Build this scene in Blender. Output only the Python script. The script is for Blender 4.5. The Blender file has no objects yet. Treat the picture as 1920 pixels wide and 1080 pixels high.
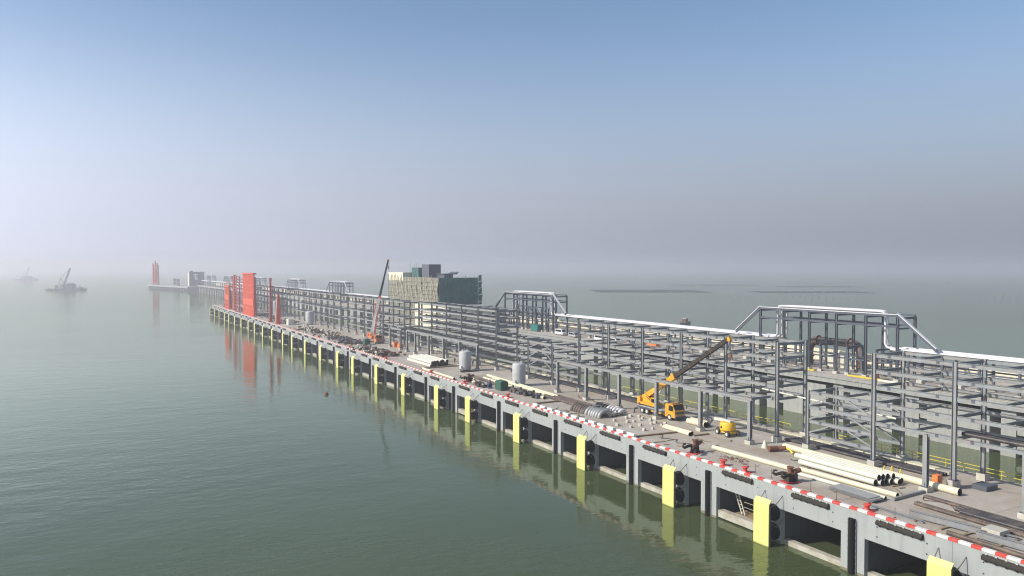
import bpy, math, random
from mathutils import Matrix, Vector
random.seed(7)
R = math.radians
S = bpy.context.scene
COL = S.collection

# ---------------------------------------------------------------- camera
cam_d = bpy.data.cameras.new('camera')
cam_d.sensor_width = 36.0
cam_d.lens = 36.0 * 1400.0 / 1920.0
cam_d.clip_start = 0.5
cam_d.clip_end = 60000.0
cam = bpy.data.objects.new('camera', cam_d)
COL.objects.link(cam)
cam.location = (-74.0, 0.0, 34.4)
cam.rotation_euler = (R(90.0 - 1.5343), 0.0, R(-29.0616))
S.camera = cam

# ---------------------------------------------------------------- world, sun, exposure
SUN_AZ = math.atan2(-0.966, 0.26)          # compass bearing of the sun, clockwise from +Y
SUN_EL = R(36.0)
W_ = bpy.data.worlds.new('World')
S.world = W_
W_.use_nodes = True
nt = W_.node_tree
nt.nodes.clear()
wo = nt.nodes.new('ShaderNodeOutputWorld')
bg = nt.nodes.new('ShaderNodeBackground')
sky = nt.nodes.new('ShaderNodeTexSky')
sky.sky_type = 'NISHITA'
sky.sun_disc = False
sky.sun_elevation = SUN_EL
sky.sun_rotation = SUN_AZ
sky.altitude = 0.0
sky.air_density = 1.0
sky.dust_density = 1.0
sky.ozone_density = 2.0
bg.inputs['Strength'].default_value = 0.122
# a pale layer of sea haze lies low all round the horizon; it scatters sunlight forward, so it is
# brighter towards the sun's side (the same law in every direction)
sdir = Vector((math.sin(SUN_AZ) * math.cos(SUN_EL), math.cos(SUN_AZ) * math.cos(SUN_EL), math.sin(SUN_EL)))
def wmath(op, a, b_=None):
    m = nt.nodes.new('ShaderNodeMath'); m.operation = op
    for i, v in enumerate((a, b_)):
        if v is None: continue
        if isinstance(v, (int, float)): m.inputs[i].default_value = v
        else: nt.links.new(v, m.inputs[i])
    return m.outputs[0]
tc = nt.nodes.new('ShaderNodeTexCoord')
sep = nt.nodes.new('ShaderNodeSeparateXYZ')
nt.links.new(tc.outputs['Generated'], sep.inputs[0])
dt = nt.nodes.new('ShaderNodeVectorMath'); dt.operation = 'DOT_PRODUCT'
nt.links.new(tc.outputs['Generated'], dt.inputs[0]); dt.inputs[1].default_value = sdir
G_ = 0.55
ph = wmath('POWER', wmath('SUBTRACT', 1 + G_ * G_, wmath('MULTIPLY', dt.outputs['Value'], 2 * G_)), -1.5)
ph = wmath('ADD', wmath('MINIMUM', ph, 2.0), 0.08)
mr = nt.nodes.new('ShaderNodeMapRange')
mr.interpolation_type = 'SMOOTHSTEP'
mr.inputs['From Min'].default_value = 0.0
mr.inputs['From Max'].default_value = 0.33
mr.inputs['To Min'].default_value = 1.0
mr.inputs['To Max'].default_value = 0.0
nt.links.new(sep.outputs['Z'], mr.inputs['Value'])
hcol = nt.nodes.new('ShaderNodeVectorMath'); hcol.operation = 'SCALE'
HZK = 4.75
hcol.inputs[0].default_value = (0.97 * HZK, 1.02 * HZK, 1.26 * HZK)
nt.links.new(ph, hcol.inputs['Scale'])
mixw = nt.nodes.new('ShaderNodeMix')
mixw.data_type = 'RGBA'
nt.links.new(mr.outputs['Result'], mixw.inputs['Factor'])
nt.links.new(sky.outputs[0], mixw.inputs['A'])
nt.links.new(hcol.outputs[0], mixw.inputs['B'])
nt.links.new(mixw.outputs['Result'], bg.inputs['Color'])
nt.links.new(bg.outputs[0], wo.inputs[0])

sun_d = bpy.data.lights.new('sun', 'SUN')
sun_d.energy = 5.0
sun_d.angle = R(0.8)
sun_d.color = (1.0, 0.93, 0.82)
sun = bpy.data.objects.new('sun', sun_d)
COL.objects.link(sun)
sdir = Vector((math.sin(SUN_AZ) * math.cos(SUN_EL), math.cos(SUN_AZ) * math.cos(SUN_EL), math.sin(SUN_EL)))
sun.rotation_euler = sdir.to_track_quat('Z', 'Y').to_euler()

S.view_settings.view_transform = 'Standard'
S.view_settings.look = 'None'
S.view_settings.exposure = 0.25
S.view_settings.gamma = 1.0
S.view_settings.use_curve_mapping = False
S.render.engine = 'CYCLES'
S.cycles.use_denoising = True
S.cycles.filter_width = 1.1
S.cycles.max_bounces = 6
S.cycles.diffuse_bounces = 3
S.cycles.glossy_bounces = 3
S.cycles.volume_bounces = 1
S.cycles.use_adaptive_sampling = True
S.cycles.adaptive_threshold = 0.02

# ---------------------------------------------------------------- materials
def mat(name, col, rough=0.6, metal=0.0, var=0.12, vscale=0.5, streak=0.0, bump=0.0, bscale=6.0, dirt=None, dirt_amt=0.0, dscale=0.15, spec=0.5, marks=0.0):
    m = bpy.data.materials.new(name)
    m.use_nodes = True
    n = m.node_tree
    b = n.nodes['Principled BSDF']
    b.inputs['Roughness'].default_value = rough
    b.inputs['Metallic'].default_value = metal
    b.inputs['Specular IOR Level'].default_value = spec
    geo = n.nodes.new('ShaderNodeNewGeometry')
    pos = geo.outputs['Position']
    nz = n.nodes.new('ShaderNodeTexNoise')
    nz.inputs['Scale'].default_value = vscale
    nz.inputs['Detail'].default_value = 5.0
    nz.inputs['Roughness'].default_value = 0.65
    n.links.new(pos, nz.inputs['Vector'])
    mx = n.nodes.new('ShaderNodeMix')
    mx.data_type = 'RGBA'
    c = Vector(col[:3]) * (0.76 if max(col[:3]) < 0.6 else 0.88)
    lo = c * (1 - 2 * var)
    hi = c * (1 + 2 * var)
    mx.inputs['A'].default_value = (*[max(0, v) for v in lo], 1)
    mx.inputs['B'].default_value = (*[min(0.9, v) for v in hi], 1)
    n.links.new(nz.outputs['Fac'], mx.inputs['Factor'])
    out = mx.outputs['Result']
    if streak > 0:
        mp = n.nodes.new('ShaderNodeMapping')
        mp.inputs['Scale'].default_value = (1.4, 1.4, 0.12)
        n.links.new(pos, mp.inputs['Vector'])
        s2 = n.nodes.new('ShaderNodeTexNoise')
        s2.inputs['Scale'].default_value = 1.0
        s2.inputs['Detail'].default_value = 4.0
        n.links.new(mp.outputs[0], s2.inputs['Vector'])
        rp = n.nodes.new('ShaderNodeMapRange')
        rp.inputs['From Min'].default_value = 0.5
        rp.inputs['From Max'].default_value = 0.75
        rp.inputs['To Max'].default_value = streak
        n.links.new(s2.outputs['Fac'], rp.inputs['Value'])
        m2 = n.nodes.new('ShaderNodeMix')
        m2.data_type = 'RGBA'
        m2.inputs['B'].default_value = (*(c * 0.45), 1)
        n.links.new(rp.outputs[0], m2.inputs['Factor'])
        n.links.new(out, m2.inputs['A'])
        out = m2.outputs['Result']
    if dirt is not None:
        d = n.nodes.new('ShaderNodeTexNoise')
        d.inputs['Scale'].default_value = dscale
        d.inputs['Detail'].default_value = 7.0
        d.inputs['Roughness'].default_value = 0.7
        n.links.new(pos, d.inputs['Vector'])
        rp = n.nodes.new('ShaderNodeMapRange')
        rp.inputs['From Min'].default_value = 0.44
        rp.inputs['From Max'].default_value = 0.66
        rp.inputs['To Max'].default_value = dirt_amt
        n.links.new(d.outputs['Fac'], rp.inputs['Value'])
        m3 = n.nodes.new('ShaderNodeMix')
        m3.data_type = 'RGBA'
        m3.inputs['B'].default_value = (*dirt, 1)
        n.links.new(rp.outputs[0], m3.inputs['Factor'])
        n.links.new(out, m3.inputs['A'])
        out = m3.outputs['Result']
    if marks > 0:
        mp = n.nodes.new('ShaderNodeMapping')
        mp.inputs['Scale'].default_value = (1.1, 0.05, 1.0)
        mp.inputs['Rotation'].default_value = (0, 0, 0.03)
        n.links.new(pos, mp.inputs['Vector'])
        q = n.nodes.new('ShaderNodeTexNoise')
        q.inputs['Scale'].default_value = 1.0; q.inputs['Detail'].default_value = 5.0
        n.links.new(mp.outputs[0], q.inputs['Vector'])
        rp = n.nodes.new('ShaderNodeMapRange')
        rp.inputs['From Min'].default_value = 0.52; rp.inputs['From Max'].default_value = 0.72; rp.inputs['To Max'].default_value = marks
        n.links.new(q.outputs['Fac'], rp.inputs['Value'])
        m4 = n.nodes.new('ShaderNodeMix'); m4.data_type = 'RGBA'
        m4.inputs['B'].default_value = (*(c * 0.5), 1)
        n.links.new(rp.outputs[0], m4.inputs['Factor']); n.links.new(out, m4.inputs['A'])
        out = m4.outputs['Result']
    n.links.new(out, b.inputs['Base Color'])
    if bump > 0:
        bz = n.nodes.new('ShaderNodeTexNoise')
        bz.inputs['Scale'].default_value = bscale
        bz.inputs['Detail'].default_value = 4.0
        n.links.new(pos, bz.inputs['Vector'])
        bp = n.nodes.new('ShaderNodeBump')
        bp.inputs['Strength'].default_value = 0.6
        bp.inputs['Distance'].default_value = bump
        n.links.new(bz.outputs['Fac'], bp.inputs['Height'])
        n.links.new(bp.outputs[0], b.inputs['Normal'])
    return m

MT = {}
MT['deck'] = mat('deck concrete', (0.46, 0.415, 0.36), 0.85, var=0.14, vscale=0.9, bump=0.01, dirt=(0.24, 0.185, 0.13), dirt_amt=0.65, dscale=0.11, marks=0.45)
MT['deck2'] = mat('deck concrete pale', (0.5, 0.465, 0.415), 0.85, var=0.12, vscale=1.1, bump=0.01, dirt=(0.27, 0.24, 0.2), dirt_amt=0.75, dscale=0.09, marks=0.5)
MT['face'] = mat('quay face concrete', (0.36, 0.385, 0.385), 0.75, var=0.07, vscale=0.25, streak=0.3, bump=0.004)
MT['inner_shade'] = mat('inner concrete', (0.10, 0.115, 0.125), 0.85, var=0.1, vscale=0.4, streak=0.5)  # concrete with shade put into its colour, to blacken openings and voids
MT['sill'] = mat('sill concrete', (0.47, 0.45, 0.39), 0.85, var=0.14, vscale=0.8, dirt=(0.2, 0.17, 0.11), dirt_amt=0.7, dscale=0.6)
MT['back'] = mat('trestle concrete', (0.37, 0.38, 0.36), 0.85, var=0.1, vscale=0.3, streak=0.4)
MT['steel'] = mat('grey steel paint', (0.27, 0.295, 0.312), 0.5, var=0.14, vscale=0.5, streak=0.35, dirt=(0.26, 0.19, 0.14), dirt_amt=0.4, dscale=0.7)
MT['steel_dark'] = mat('dark steel paint', (0.09, 0.105, 0.135), 0.55, var=0.12, vscale=0.6)
MT['plinth'] = mat('plinth concrete', (0.55, 0.53, 0.46), 0.85, var=0.15, vscale=2.0)
MT['red'] = mat('red kerb paint', (0.62, 0.045, 0.035), 0.55, var=0.14, vscale=3.0, dirt=(0.4, 0.12, 0.09), dirt_amt=0.5, dscale=1.2)
MT['white'] = mat('white kerb paint', (0.74, 0.73, 0.71), 0.6, var=0.08, vscale=3.0, dirt=(0.42, 0.39, 0.34), dirt_amt=0.5, dscale=1.0)
MT['yellow'] = mat('fender yellow', (0.7, 0.68, 0.21), 0.5, var=0.04, vscale=0.8, streak=0.12)
MT['rubber'] = mat('black rubber', (0.014, 0.014, 0.015), 0.75, var=0.2, vscale=4.0, spec=0.12)
MT['rubber_grey'] = mat('dusty rubber', (0.05, 0.045, 0.04), 0.8, var=0.2, vscale=4.0, spec=0.15)
MT['chain'] = mat('galvanised chain', (0.2, 0.18, 0.16), 0.6, 0.4)
MT['tide'] = mat('tide stain', (0.2, 0.185, 0.12), 0.85, var=0.3, vscale=2.0)
MT['cream'] = mat('cream pipe coating', (0.66, 0.63, 0.46), 0.55, var=0.06, vscale=0.8, dirt=(0.42, 0.36, 0.24), dirt_amt=0.35, dscale=0.7)
MT['ivory'] = mat('ivory pipe coating', (0.61, 0.61, 0.53), 0.5, var=0.05, vscale=0.8, dirt=(0.5, 0.47, 0.38), dirt_amt=0.3, dscale=0.7)
MT['whitepipe'] = mat('white cladding', (0.63, 0.63, 0.65), 0.4, var=0.06, vscale=0.4, dirt=(0.5, 0.49, 0.47), dirt_amt=0.3, dscale=0.4)
MT['black'] = mat('black', (0.012, 0.012, 0.013), 0.8)
MT['blackpipe'] = mat('black coated pipe', (0.035, 0.032, 0.04), 0.45, var=0.2, vscale=1.0, dirt=(0.2, 0.16, 0.12), dirt_amt=0.35, dscale=0.8)
MT['brownpipe'] = mat('primed brown pipe', (0.085, 0.065, 0.058), 0.6, var=0.2, vscale=1.0, dirt=(0.24, 0.17, 0.11), dirt_amt=0.5, dscale=0.9)
MT['rust'] = mat('rust', (0.19, 0.08, 0.05), 0.85, var=0.25, vscale=3.0)
MT['crane_y'] = mat('crane yellow', (0.72, 0.36, 0.02), 0.4, var=0.1, vscale=1.2, dirt=(0.3, 0.17, 0.06), dirt_amt=0.4, dscale=1.0)
MT['lift_y'] = mat('lift yellow', (0.78, 0.47, 0.02), 0.4, var=0.06, vscale=1.2)
MT['orange'] = mat('orange paint', (0.72, 0.2, 0.05), 0.5, var=0.1, vscale=1.5)
MT['arm_red'] = mat('loading arm red', (0.62, 0.07, 0.018), 0.5, var=0.12, vscale=0.5)
MT['arm_dark'] = mat('loading arm crimson', (0.36, 0.03, 0.05), 0.5, var=0.15, vscale=0.5)
MT['glass'] = mat('dark glass', (0.02, 0.025, 0.03), 0.08, var=0.05)
MT['tyre'] = mat('tyre', (0.02, 0.02, 0.02), 0.85, dirt=(0.2, 0.17, 0.13), dirt_amt=0.5, dscale=3.0)
MT['rim'] = mat('wheel rim', (0.6, 0.6, 0.58), 0.5)
MT['tank'] = mat('tank grey', (0.5, 0.51, 0.52), 0.45, var=0.06, vscale=0.8, streak=0.2)
MT['green'] = mat('green tarpaulin', (0.02, 0.1, 0.065), 0.7, var=0.2, vscale=1.0)
MT['teal'] = mat('teal paint', (0.02, 0.2, 0.17), 0.5, var=0.1)
MT['rail_y'] = mat('handrail yellow', (0.62, 0.5, 0.05), 0.5)
MT['wall_cream'] = mat('cream parapet', (0.72, 0.67, 0.51), 0.85, var=0.09, vscale=0.5, streak=0.3)
MT['net_dusty'] = mat('dusty scaffold net', (0.37, 0.37, 0.285), 0.9, var=0.3, vscale=0.55, streak=0.6, bump=0.1, bscale=1.2)  # dusty beige netting for the long side of the building
MT['net_green'] = mat('green scaffold net', (0.035, 0.165, 0.155), 0.9, var=0.3, vscale=0.4, streak=0.6, bump=0.1, bscale=1.2)
MT['pole'] = mat('scaffold pole', (0.35, 0.33, 0.27), 0.7)
MT['bamboo'] = mat('pale brace pole', (0.6, 0.56, 0.42), 0.7)
MT['dark_block'] = mat('dark cladding', (0.10, 0.11, 0.14), 0.6, var=0.1, vscale=0.5)
MT['carwhite'] = mat('white car paint', (0.75, 0.75, 0.75), 0.3, var=0.03)
MT['silver'] = mat('silver car paint', (0.5, 0.51, 0.52), 0.3, var=0.03)
MT['blue'] = mat('blue cloth', (0.03, 0.05, 0.16), 0.8)
MT['skin'] = mat('skin', (0.4, 0.24, 0.16), 0.6)
MT['helmet'] = mat('helmet', (0.7, 0.55, 0.05), 0.4)
MT['dark_cloth'] = mat('dark cloth', (0.03, 0.03, 0.04), 0.85)
MT['hull'] = mat('barge hull', (0.06, 0.08, 0.09), 0.7, var=0.2, vscale=0.3)
MT['wood'] = mat('timber', (0.3, 0.22, 0.13), 0.85, var=0.25, vscale=2.0)
MT['sheet'] = mat('galvanised sheet', (0.36, 0.37, 0.37), 0.5, 0.3, var=0.12, vscale=2.0)
MT['weed'] = mat('weed stained yellow', (0.36, 0.36, 0.1), 0.7, var=0.3, vscale=3.0)
MT['stake'] = mat('weathered stake', (0.22, 0.22, 0.2), 0.9)
MT['extred'] = mat('red enamel', (0.55, 0.03, 0.05), 0.4)

# water
def water_mat():
    m = bpy.data.materials.new('sea water')
    m.use_nodes = True
    n = m.node_tree
    n.nodes.remove(n.nodes['Principled BSDF'])
    outn = [q for q in n.nodes if q.type == 'OUTPUT_MATERIAL'][0]
    dif = n.nodes.new('ShaderNodeBsdfDiffuse')
    gl = n.nodes.new('ShaderNodeBsdfGlossy'); gl.inputs['Roughness'].default_value = 0.05
    gl.inputs['Color'].default_value = (0.86, 0.92, 0.8, 1)
    fr = n.nodes.new('ShaderNodeFresnel'); fr.inputs['IOR'].default_value = 1.333
    # wavelets tilt and hide one another, so a rippled sea never becomes a full mirror at grazing view
    lim = n.nodes.new('ShaderNodeMapRange'); lim.interpolation_type = 'LINEAR'
    lim.inputs['From Min'].default_value = 0.0; lim.inputs['From Max'].default_value = 0.5
    lim.inputs['To Min'].default_value = 0.0; lim.inputs['To Max'].default_value = 0.62
    n.links.new(fr.outputs[0], lim.inputs['Value'])
    mxs = n.nodes.new('ShaderNodeMixShader')
    n.links.new(lim.outputs[0], mxs.inputs[0]); n.links.new(dif.outputs[0], mxs.inputs[1]); n.links.new(gl.outputs[0], mxs.inputs[2])
    n.links.new(mxs.outputs[0], outn.inputs['Surface'])
    geo = n.nodes.new('ShaderNodeNewGeometry')
    big = n.nodes.new('ShaderNodeTexNoise')
    big.inputs['Scale'].default_value = 0.012
    big.inputs['Detail'].default_value = 4.0
    n.links.new(geo.outputs['Position'], big.inputs['Vector'])
    mx = n.nodes.new('ShaderNodeMix')
    mx.data_type = 'RGBA'
    mx.inputs['A'].default_value = (0.047, 0.063, 0.026, 1)
    mx.inputs['B'].default_value = (0.062, 0.08, 0.04, 1)
    bgr = n.nodes.new('ShaderNodeMapRange')
    bgr.inputs['From Min'].default_value = 0.36; bgr.inputs['From Max'].default_value = 0.64
    n.links.new(big.outputs['Fac'], bgr.inputs['Value'])
    n.links.new(bgr.outputs[0], mx.inputs['Factor'])
    n.links.new(mx.outputs['Result'], dif.inputs['Color'])
    mp = n.nodes.new('ShaderNodeMapping')
    mp.inputs['Rotation'].default_value = (0, 0, R(35))
    mp.inputs['Scale'].default_value = (0.55, 1.0, 1.0)
    n.links.new(geo.outputs['Position'], mp.inputs['Vector'])
    hs = []
    for sc, w in ((0.16, 0.30), (0.7, 0.13), (2.2, 0.035)):
        z = n.nodes.new('ShaderNodeTexNoise')
        z.inputs['Scale'].default_value = sc
        z.inputs['Detail'].default_value = 3.0
        n.links.new(mp.outputs[0], z.inputs['Vector'])
        k = n.nodes.new('ShaderNodeMath')
        k.operation = 'MULTIPLY'
        k.inputs[1].default_value = w
        n.links.new(z.outputs['Fac'], k.inputs[0])
        hs.append(k.outputs[0])
    a = n.nodes.new('ShaderNodeMath')
    n.links.new(hs[0], a.inputs[0]); n.links.new(hs[1], a.inputs[1])
    a2 = n.nodes.new('ShaderNodeMath')
    n.links.new(a.outputs[0], a2.inputs[0]); n.links.new(hs[2], a2.inputs[1])
    # calmer and rougher patches of water
    cp = n.nodes.new('ShaderNodeTexNoise')
    cp.inputs['Scale'].default_value = 0.02
    cp.inputs['Detail'].default_value = 3.0
    n.links.new(mp.outputs[0], cp.inputs['Vector'])
    cr = n.nodes.new('ShaderNodeMapRange')
    cr.inputs['From Min'].default_value = 0.35
    cr.inputs['From Max'].default_value = 0.65
    cr.inputs['To Min'].default_value = 0.2
    cr.inputs['To Max'].default_value = 0.95
    n.links.new(cp.outputs['Fac'], cr.inputs['Value'])
    bp = n.nodes.new('ShaderNodeBump')
    bp.inputs['Distance'].default_value = 0.58
    n.links.new(cr.outputs[0], bp.inputs['Strength'])
    n.links.new(a2.outputs[0], bp.inputs['Height'])
    for q in (dif, gl, fr): n.links.new(bp.outputs[0], q.inputs['Normal'])
    return m
MT['water'] = water_mat()

# ---------------------------------------------------------------- helpers
WM = {}
def tag(o, label=None, cat=None, group=None, kind=None):
    if label: o['label'] = label
    if cat: o['category'] = cat
    if group: o['group'] = group
    if kind: o['kind'] = kind
    return o

def link(o, mtx, parent=None):
    COL.objects.link(o)
    WM[o.name] = mtx
    if parent is not None:
        o.parent = parent
        o.matrix_parent_inverse = WM[parent.name].inverted()
    o.matrix_basis = mtx
    return o

def empty(name, loc, label=None, cat=None, group=None, rz=0.0):
    o = bpy.data.objects.new(name, None)
    o.empty_display_size = 0.2
    link(o, Matrix.Translation(loc) @ Matrix.Rotation(rz, 4, 'Z'))
    return tag(o, label, cat, group)

class MB:
    """collects shapes in world (or local) coordinates and builds one mesh"""
    def __init__(s):
        s.v = []; s.f = []; s.mi = []
    def add(s, v, f, mi=0):
        k = len(s.v)
        s.v += [tuple(p) for p in v]
        s.f += [tuple(i + k for i in q) for q in f]
        s.mi += [mi] * len(f)
        return s
    def box(s, x0, x1, y0, y1, z0, z1, mi=0):
        v = [(x0, y0, z0), (x1, y0, z0), (x1, y1, z0), (x0, y1, z0), (x0, y0, z1), (x1, y0, z1), (x1, y1, z1), (x0, y1, z1)]
        f = [(0, 3, 2, 1), (4, 5, 6, 7), (0, 1, 5, 4), (1, 2, 6, 5), (2, 3, 7, 6), (3, 0, 4, 7)]
        return s.add(v, f, mi)
    def bar(s, p0, p1, w, h=None, mi=0, up=(0, 0, 1)):
        h = h or w
        p0 = Vector(p0); p1 = Vector(p1)
        d = (p1 - p0).normalized()
        u = Vector(up)
        if abs(d.dot(u)) > 0.98: u = Vector((0, 1, 0))
        a = d.cross(u).normalized(); b = a.cross(d).normalized()
        v = []
        for p in (p0, p1):
            for sa, sb in ((-1, -1), (1, -1), (1, 1), (-1, 1)):
                v.append(p + a * (sa * w / 2) + b * (sb * h / 2))
        f = [(0, 1, 2, 3), (7, 6, 5, 4), (0, 4, 5, 1), (1, 5, 6, 2), (2, 6, 7, 3), (3, 7, 4, 0)]
        return s.add(v, f, mi)
    def tube(s, p0, p1, r0, r1=None, n=12, caps=True, mi=0):
        r1 = r0 if r1 is None else r1
        p0 = Vector(p0); p1 = Vector(p1)
        d = (p1 - p0).normalized()
        u = Vector((0, 0, 1)) if abs(d.z) < 0.95 else Vector((0, 1, 0))
        a = d.cross(u).normalized(); b = a.cross(d).normalized()
        v = []
        for p, r in ((p0, r0), (p1, r1)):
            for i in range(n):
                t = 2 * math.pi * i / n
                v.append(p + a * (r * math.cos(t)) + b * (r * math.sin(t)))
        f = [(i, (i + 1) % n, n + (i + 1) % n, n + i) for i in range(n)]
        if caps:
            f += [tuple(range(n - 1, -1, -1)), tuple(range(n, 2 * n))]
        return s.add(v, f, mi)
    def sweep(s, pts, r, n=10, mi=0, caps=True):
        pts = [Vector(p) for p in pts]
        rs = r if isinstance(r, (list, tuple)) else [r] * len(pts)
        v = []
        ref = None
        for k, p in enumerate(pts):
            d = (pts[min(k + 1, len(pts) - 1)] - pts[max(k - 1, 0)]).normalized()
            if ref is None:
                ref = Vector((0, 0, 1)) if abs(d.z) < 0.9 else Vector((1, 0, 0))
            a = d.cross(ref).normalized(); b = a.cross(d).normalized()
            ref = b
            for i in range(n):
                t = 2 * math.pi * i / n
                v.append(p + a * (rs[k] * math.cos(t)) + b * (rs[k] * math.sin(t)))
        f = []
        for k in range(len(pts) - 1):
            for i in range(n):
                j = (i + 1) % n
                f.append((k * n + i, k * n + j, (k + 1) * n + j, (k + 1) * n + i))
        if caps:
            f += [tuple(range(n - 1, -1, -1)), tuple(range((len(pts) - 1) * n, len(pts) * n))]
        return s.add(v, f, mi)
    def lathe(s, prof, c=(0, 0, 0), n=20, mi=0):
        v = []
        for r, z in prof:
            for i in range(n):
                t = 2 * math.pi * i / n
                v.append((c[0] + r * math.cos(t), c[1] + r * math.sin(t), c[2] + z))
        f = []
        for k in range(len(prof) - 1):
            for i in range(n):
                j = (i + 1) % n
                f.append((k * n + i, k * n + j, (k + 1) * n + j, (k + 1) * n + i))
        f += [tuple(range(n - 1, -1, -1)), tuple(range((len(prof) - 1) * n, len(prof) * n))]
        return s.add(v, f, mi)
    def prism(s, poly, axis, a0, a1, mi=0):
        """poly in the two other axes, extruded along axis"""
        n = len(poly)
        def mk(p, a):
            if axis == 'x': return (a, p[0], p[1])
            if axis == 'y': return (p[0], a, p[1])
            return (p[0], p[1], a)
        v = [mk(p, a0) for p in poly] + [mk(p, a1) for p in poly]
        f = [tuple(range(n)), tuple(range(2 * n - 1, n - 1, -1))]
        f += [(i, n + i, n + (i + 1) % n, (i + 1) % n) for i in range(n)]
        return s.add(v, f, mi)
    def mesh(s, name, mats):
        me = bpy.data.meshes.new(name)
        me.from_pydata(s.v, [], s.f)
        for m in (mats if isinstance(mats, (list, tuple)) else [mats]):
            me.materials.append(MT[m])
        if any(s.mi):
            me.polygons.foreach_set('material_index', s.mi)
        me.validate()
        return me
    def build(s, name, mats, parent=None, mtx=None, smooth=False, recalc=True):
        me = s.mesh(name, mats)
        if recalc:
            import bmesh
            bm = bmesh.new(); bm.from_mesh(me)
            bmesh.ops.recalc_face_normals(bm, faces=bm.faces)
            bm.to_mesh(me); bm.free()
        if smooth:
            me.polygons.foreach_set('use_smooth', [True] * len(me.polygons))
            me.set_sharp_from_angle(angle=R(40))
        o = bpy.data.objects.new(name, me)
        return link(o, mtx or Matrix.Identity(4), parent)

def dup_tree(root, mtx_delta):
    """a copy of a thing, its parts and sub-parts, moved by mtx_delta"""
    r = root.copy(); COL.objects.link(r)
    m = mtx_delta @ WM[root.name]
    WM[r.name] = m
    r.matrix_basis = m
    def rec(src, dst):
        for ch in [c for c in KIDS.get(src.name, [])]:
            c = ch.copy(); COL.objects.link(c)
            c.parent = dst
            c.matrix_parent_inverse = ch.matrix_parent_inverse
            WM[c.name] = mtx_delta @ WM[ch.name]
            KIDS.setdefault(dst.name, []).append(c)
            rec(ch, c)
    rec(root, r)
    return r
KIDS = {}
_link0 = link
def link(o, mtx, parent=None):
    _link0(o, mtx, parent)
    if parent is not None: KIDS.setdefault(parent.name, []).append(o)
    return o

# unit-length I section and box section, shared by all members of that size
SEC = {}
def section(kind, h, w, m):
    key = (kind, h, w, m)
    if key in SEC: return SEC[key]
    b = MB()
    if kind == 'I':
        t = max(0.03, h * 0.06); tw = 0.035
        poly = [(-w / 2, -h / 2), (w / 2, -h / 2), (w / 2, -h / 2 + t), (tw / 2, -h / 2 + t), (tw / 2, h / 2 - t), (w / 2, h / 2 - t), (w / 2, h / 2), (-w / 2, h / 2), (-w / 2, h / 2 - t), (-tw / 2, h / 2 - t), (-tw / 2, -h / 2 + t), (-w / 2, -h / 2 + t)]
        n = 12
        v = [(p[0], p[1], 0) for p in poly] + [(p[0], p[1], 1) for p in poly]
        f = [(i, (i + 1) % n, n + (i + 1) % n, n + i) for i in range(n)]
        for off, rev in ((0, True), (12, False)):
            for q in ((0, 1, 2, 11), (3, 4, 9, 10), (5, 6, 7, 8), (2, 3, 10, 11), (4, 5, 8, 9)):
                qq = tuple(off + i for i in q)
                f.append(qq[::-1] if rev else qq)
        b.add(v, f)
    else:
        b.box(-w / 2, w / 2, -h / 2, h / 2, 0, 1)
    me = b.mesh(kind + '_section', m)
    SEC[key] = me
    return me

def member(name, p0, p1, h, w, m, parent, kind='I', up=(0, 0, 1)):
    """straight member; h is measured along 'up', w across it"""
    p0 = Vector(p0); p1 = Vector(p1)
    L = (p1 - p0).length
    d = (p1 - p0) / L
    u = Vector(up)
    a = u.cross(d)
    if a.length < 1e-4: a = Vector((1, 0, 0)).cross(d)
    a.normalize()
    u = d.cross(a).normalized()
    mt = Matrix(((a.x, u.x, d.x * L, p0.x), (a.y, u.y, d.y * L, p0.y), (a.z, u.z, d.z * L, p0.z), (0, 0, 0, 1)))
    o = bpy.data.objects.new(name, section(kind, h, w, m))
    return link(o, mt, parent)

BOXM = {}
def blk(name, x0, x1, y0, y1, z0, z1, m, parent=None, bevel=0.0):
    """a box that shares its mesh with every other box of its size and material"""
    dx, dy, dz = x1 - x0, y1 - y0, z1 - z0
    key = (round(dx, 3), round(dy, 3), round(dz, 3), m, bevel)
    if key not in BOXM:
        b = MB()
        if bevel > 0:
            e = bevel
            b.prism([(-dx / 2 + e, 0), (dx / 2 - e, 0), (dx / 2, e), (dx / 2, dz - e), (dx / 2 - e, dz), (-dx / 2 + e, dz), (-dx / 2, dz - e), (-dx / 2, e)], 'y', -dy / 2, dy / 2)
        else:
            b.box(-dx / 2, dx / 2, -dy / 2, dy / 2, 0, dz)
        me = b.mesh(name, m)
        import bmesh
        bm = bmesh.new(); bm.from_mesh(me)
        bmesh.ops.recalc_face_normals(bm, faces=bm.faces)
        bm.to_mesh(me); bm.free()
        BOXM[key] = me
    o = bpy.data.objects.new(name, BOXM[key])
    return link(o, Matrix.Translation(((x0 + x1) / 2, (y0 + y1) / 2, z0)), parent)

# ================================================================ the setting
DZ = 7.2              # quay deck level above the water
QY0, QY1 = 12.0, 588.0
b = MB(); b.add([(-9000, -9000, 0), (9000, -9000, 0), (9000, 9000, 0), (-9000, 9000, 0)], [(0, 1, 2, 3)])
tag(b.build('sea', 'water', recalc=False), kind='structure')

PAN = [20.6, 43.0, 65.4, 82.7, 105.0, 127.5, 149.7, 167.3, 189.9, 212.2, 235.4, 253.0, 275.5, 298.8, 321.5, 339.4, 362.8, 385.4, 407.6, 426.0, 449.0, 472.2, 495.2, 512.7, 537.1, 560.1, 583.3]

quay = empty('quay_platform', (13, 300, 0))
tag(quay, 'long grey concrete quay platform standing in green water', kind='structure')
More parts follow.
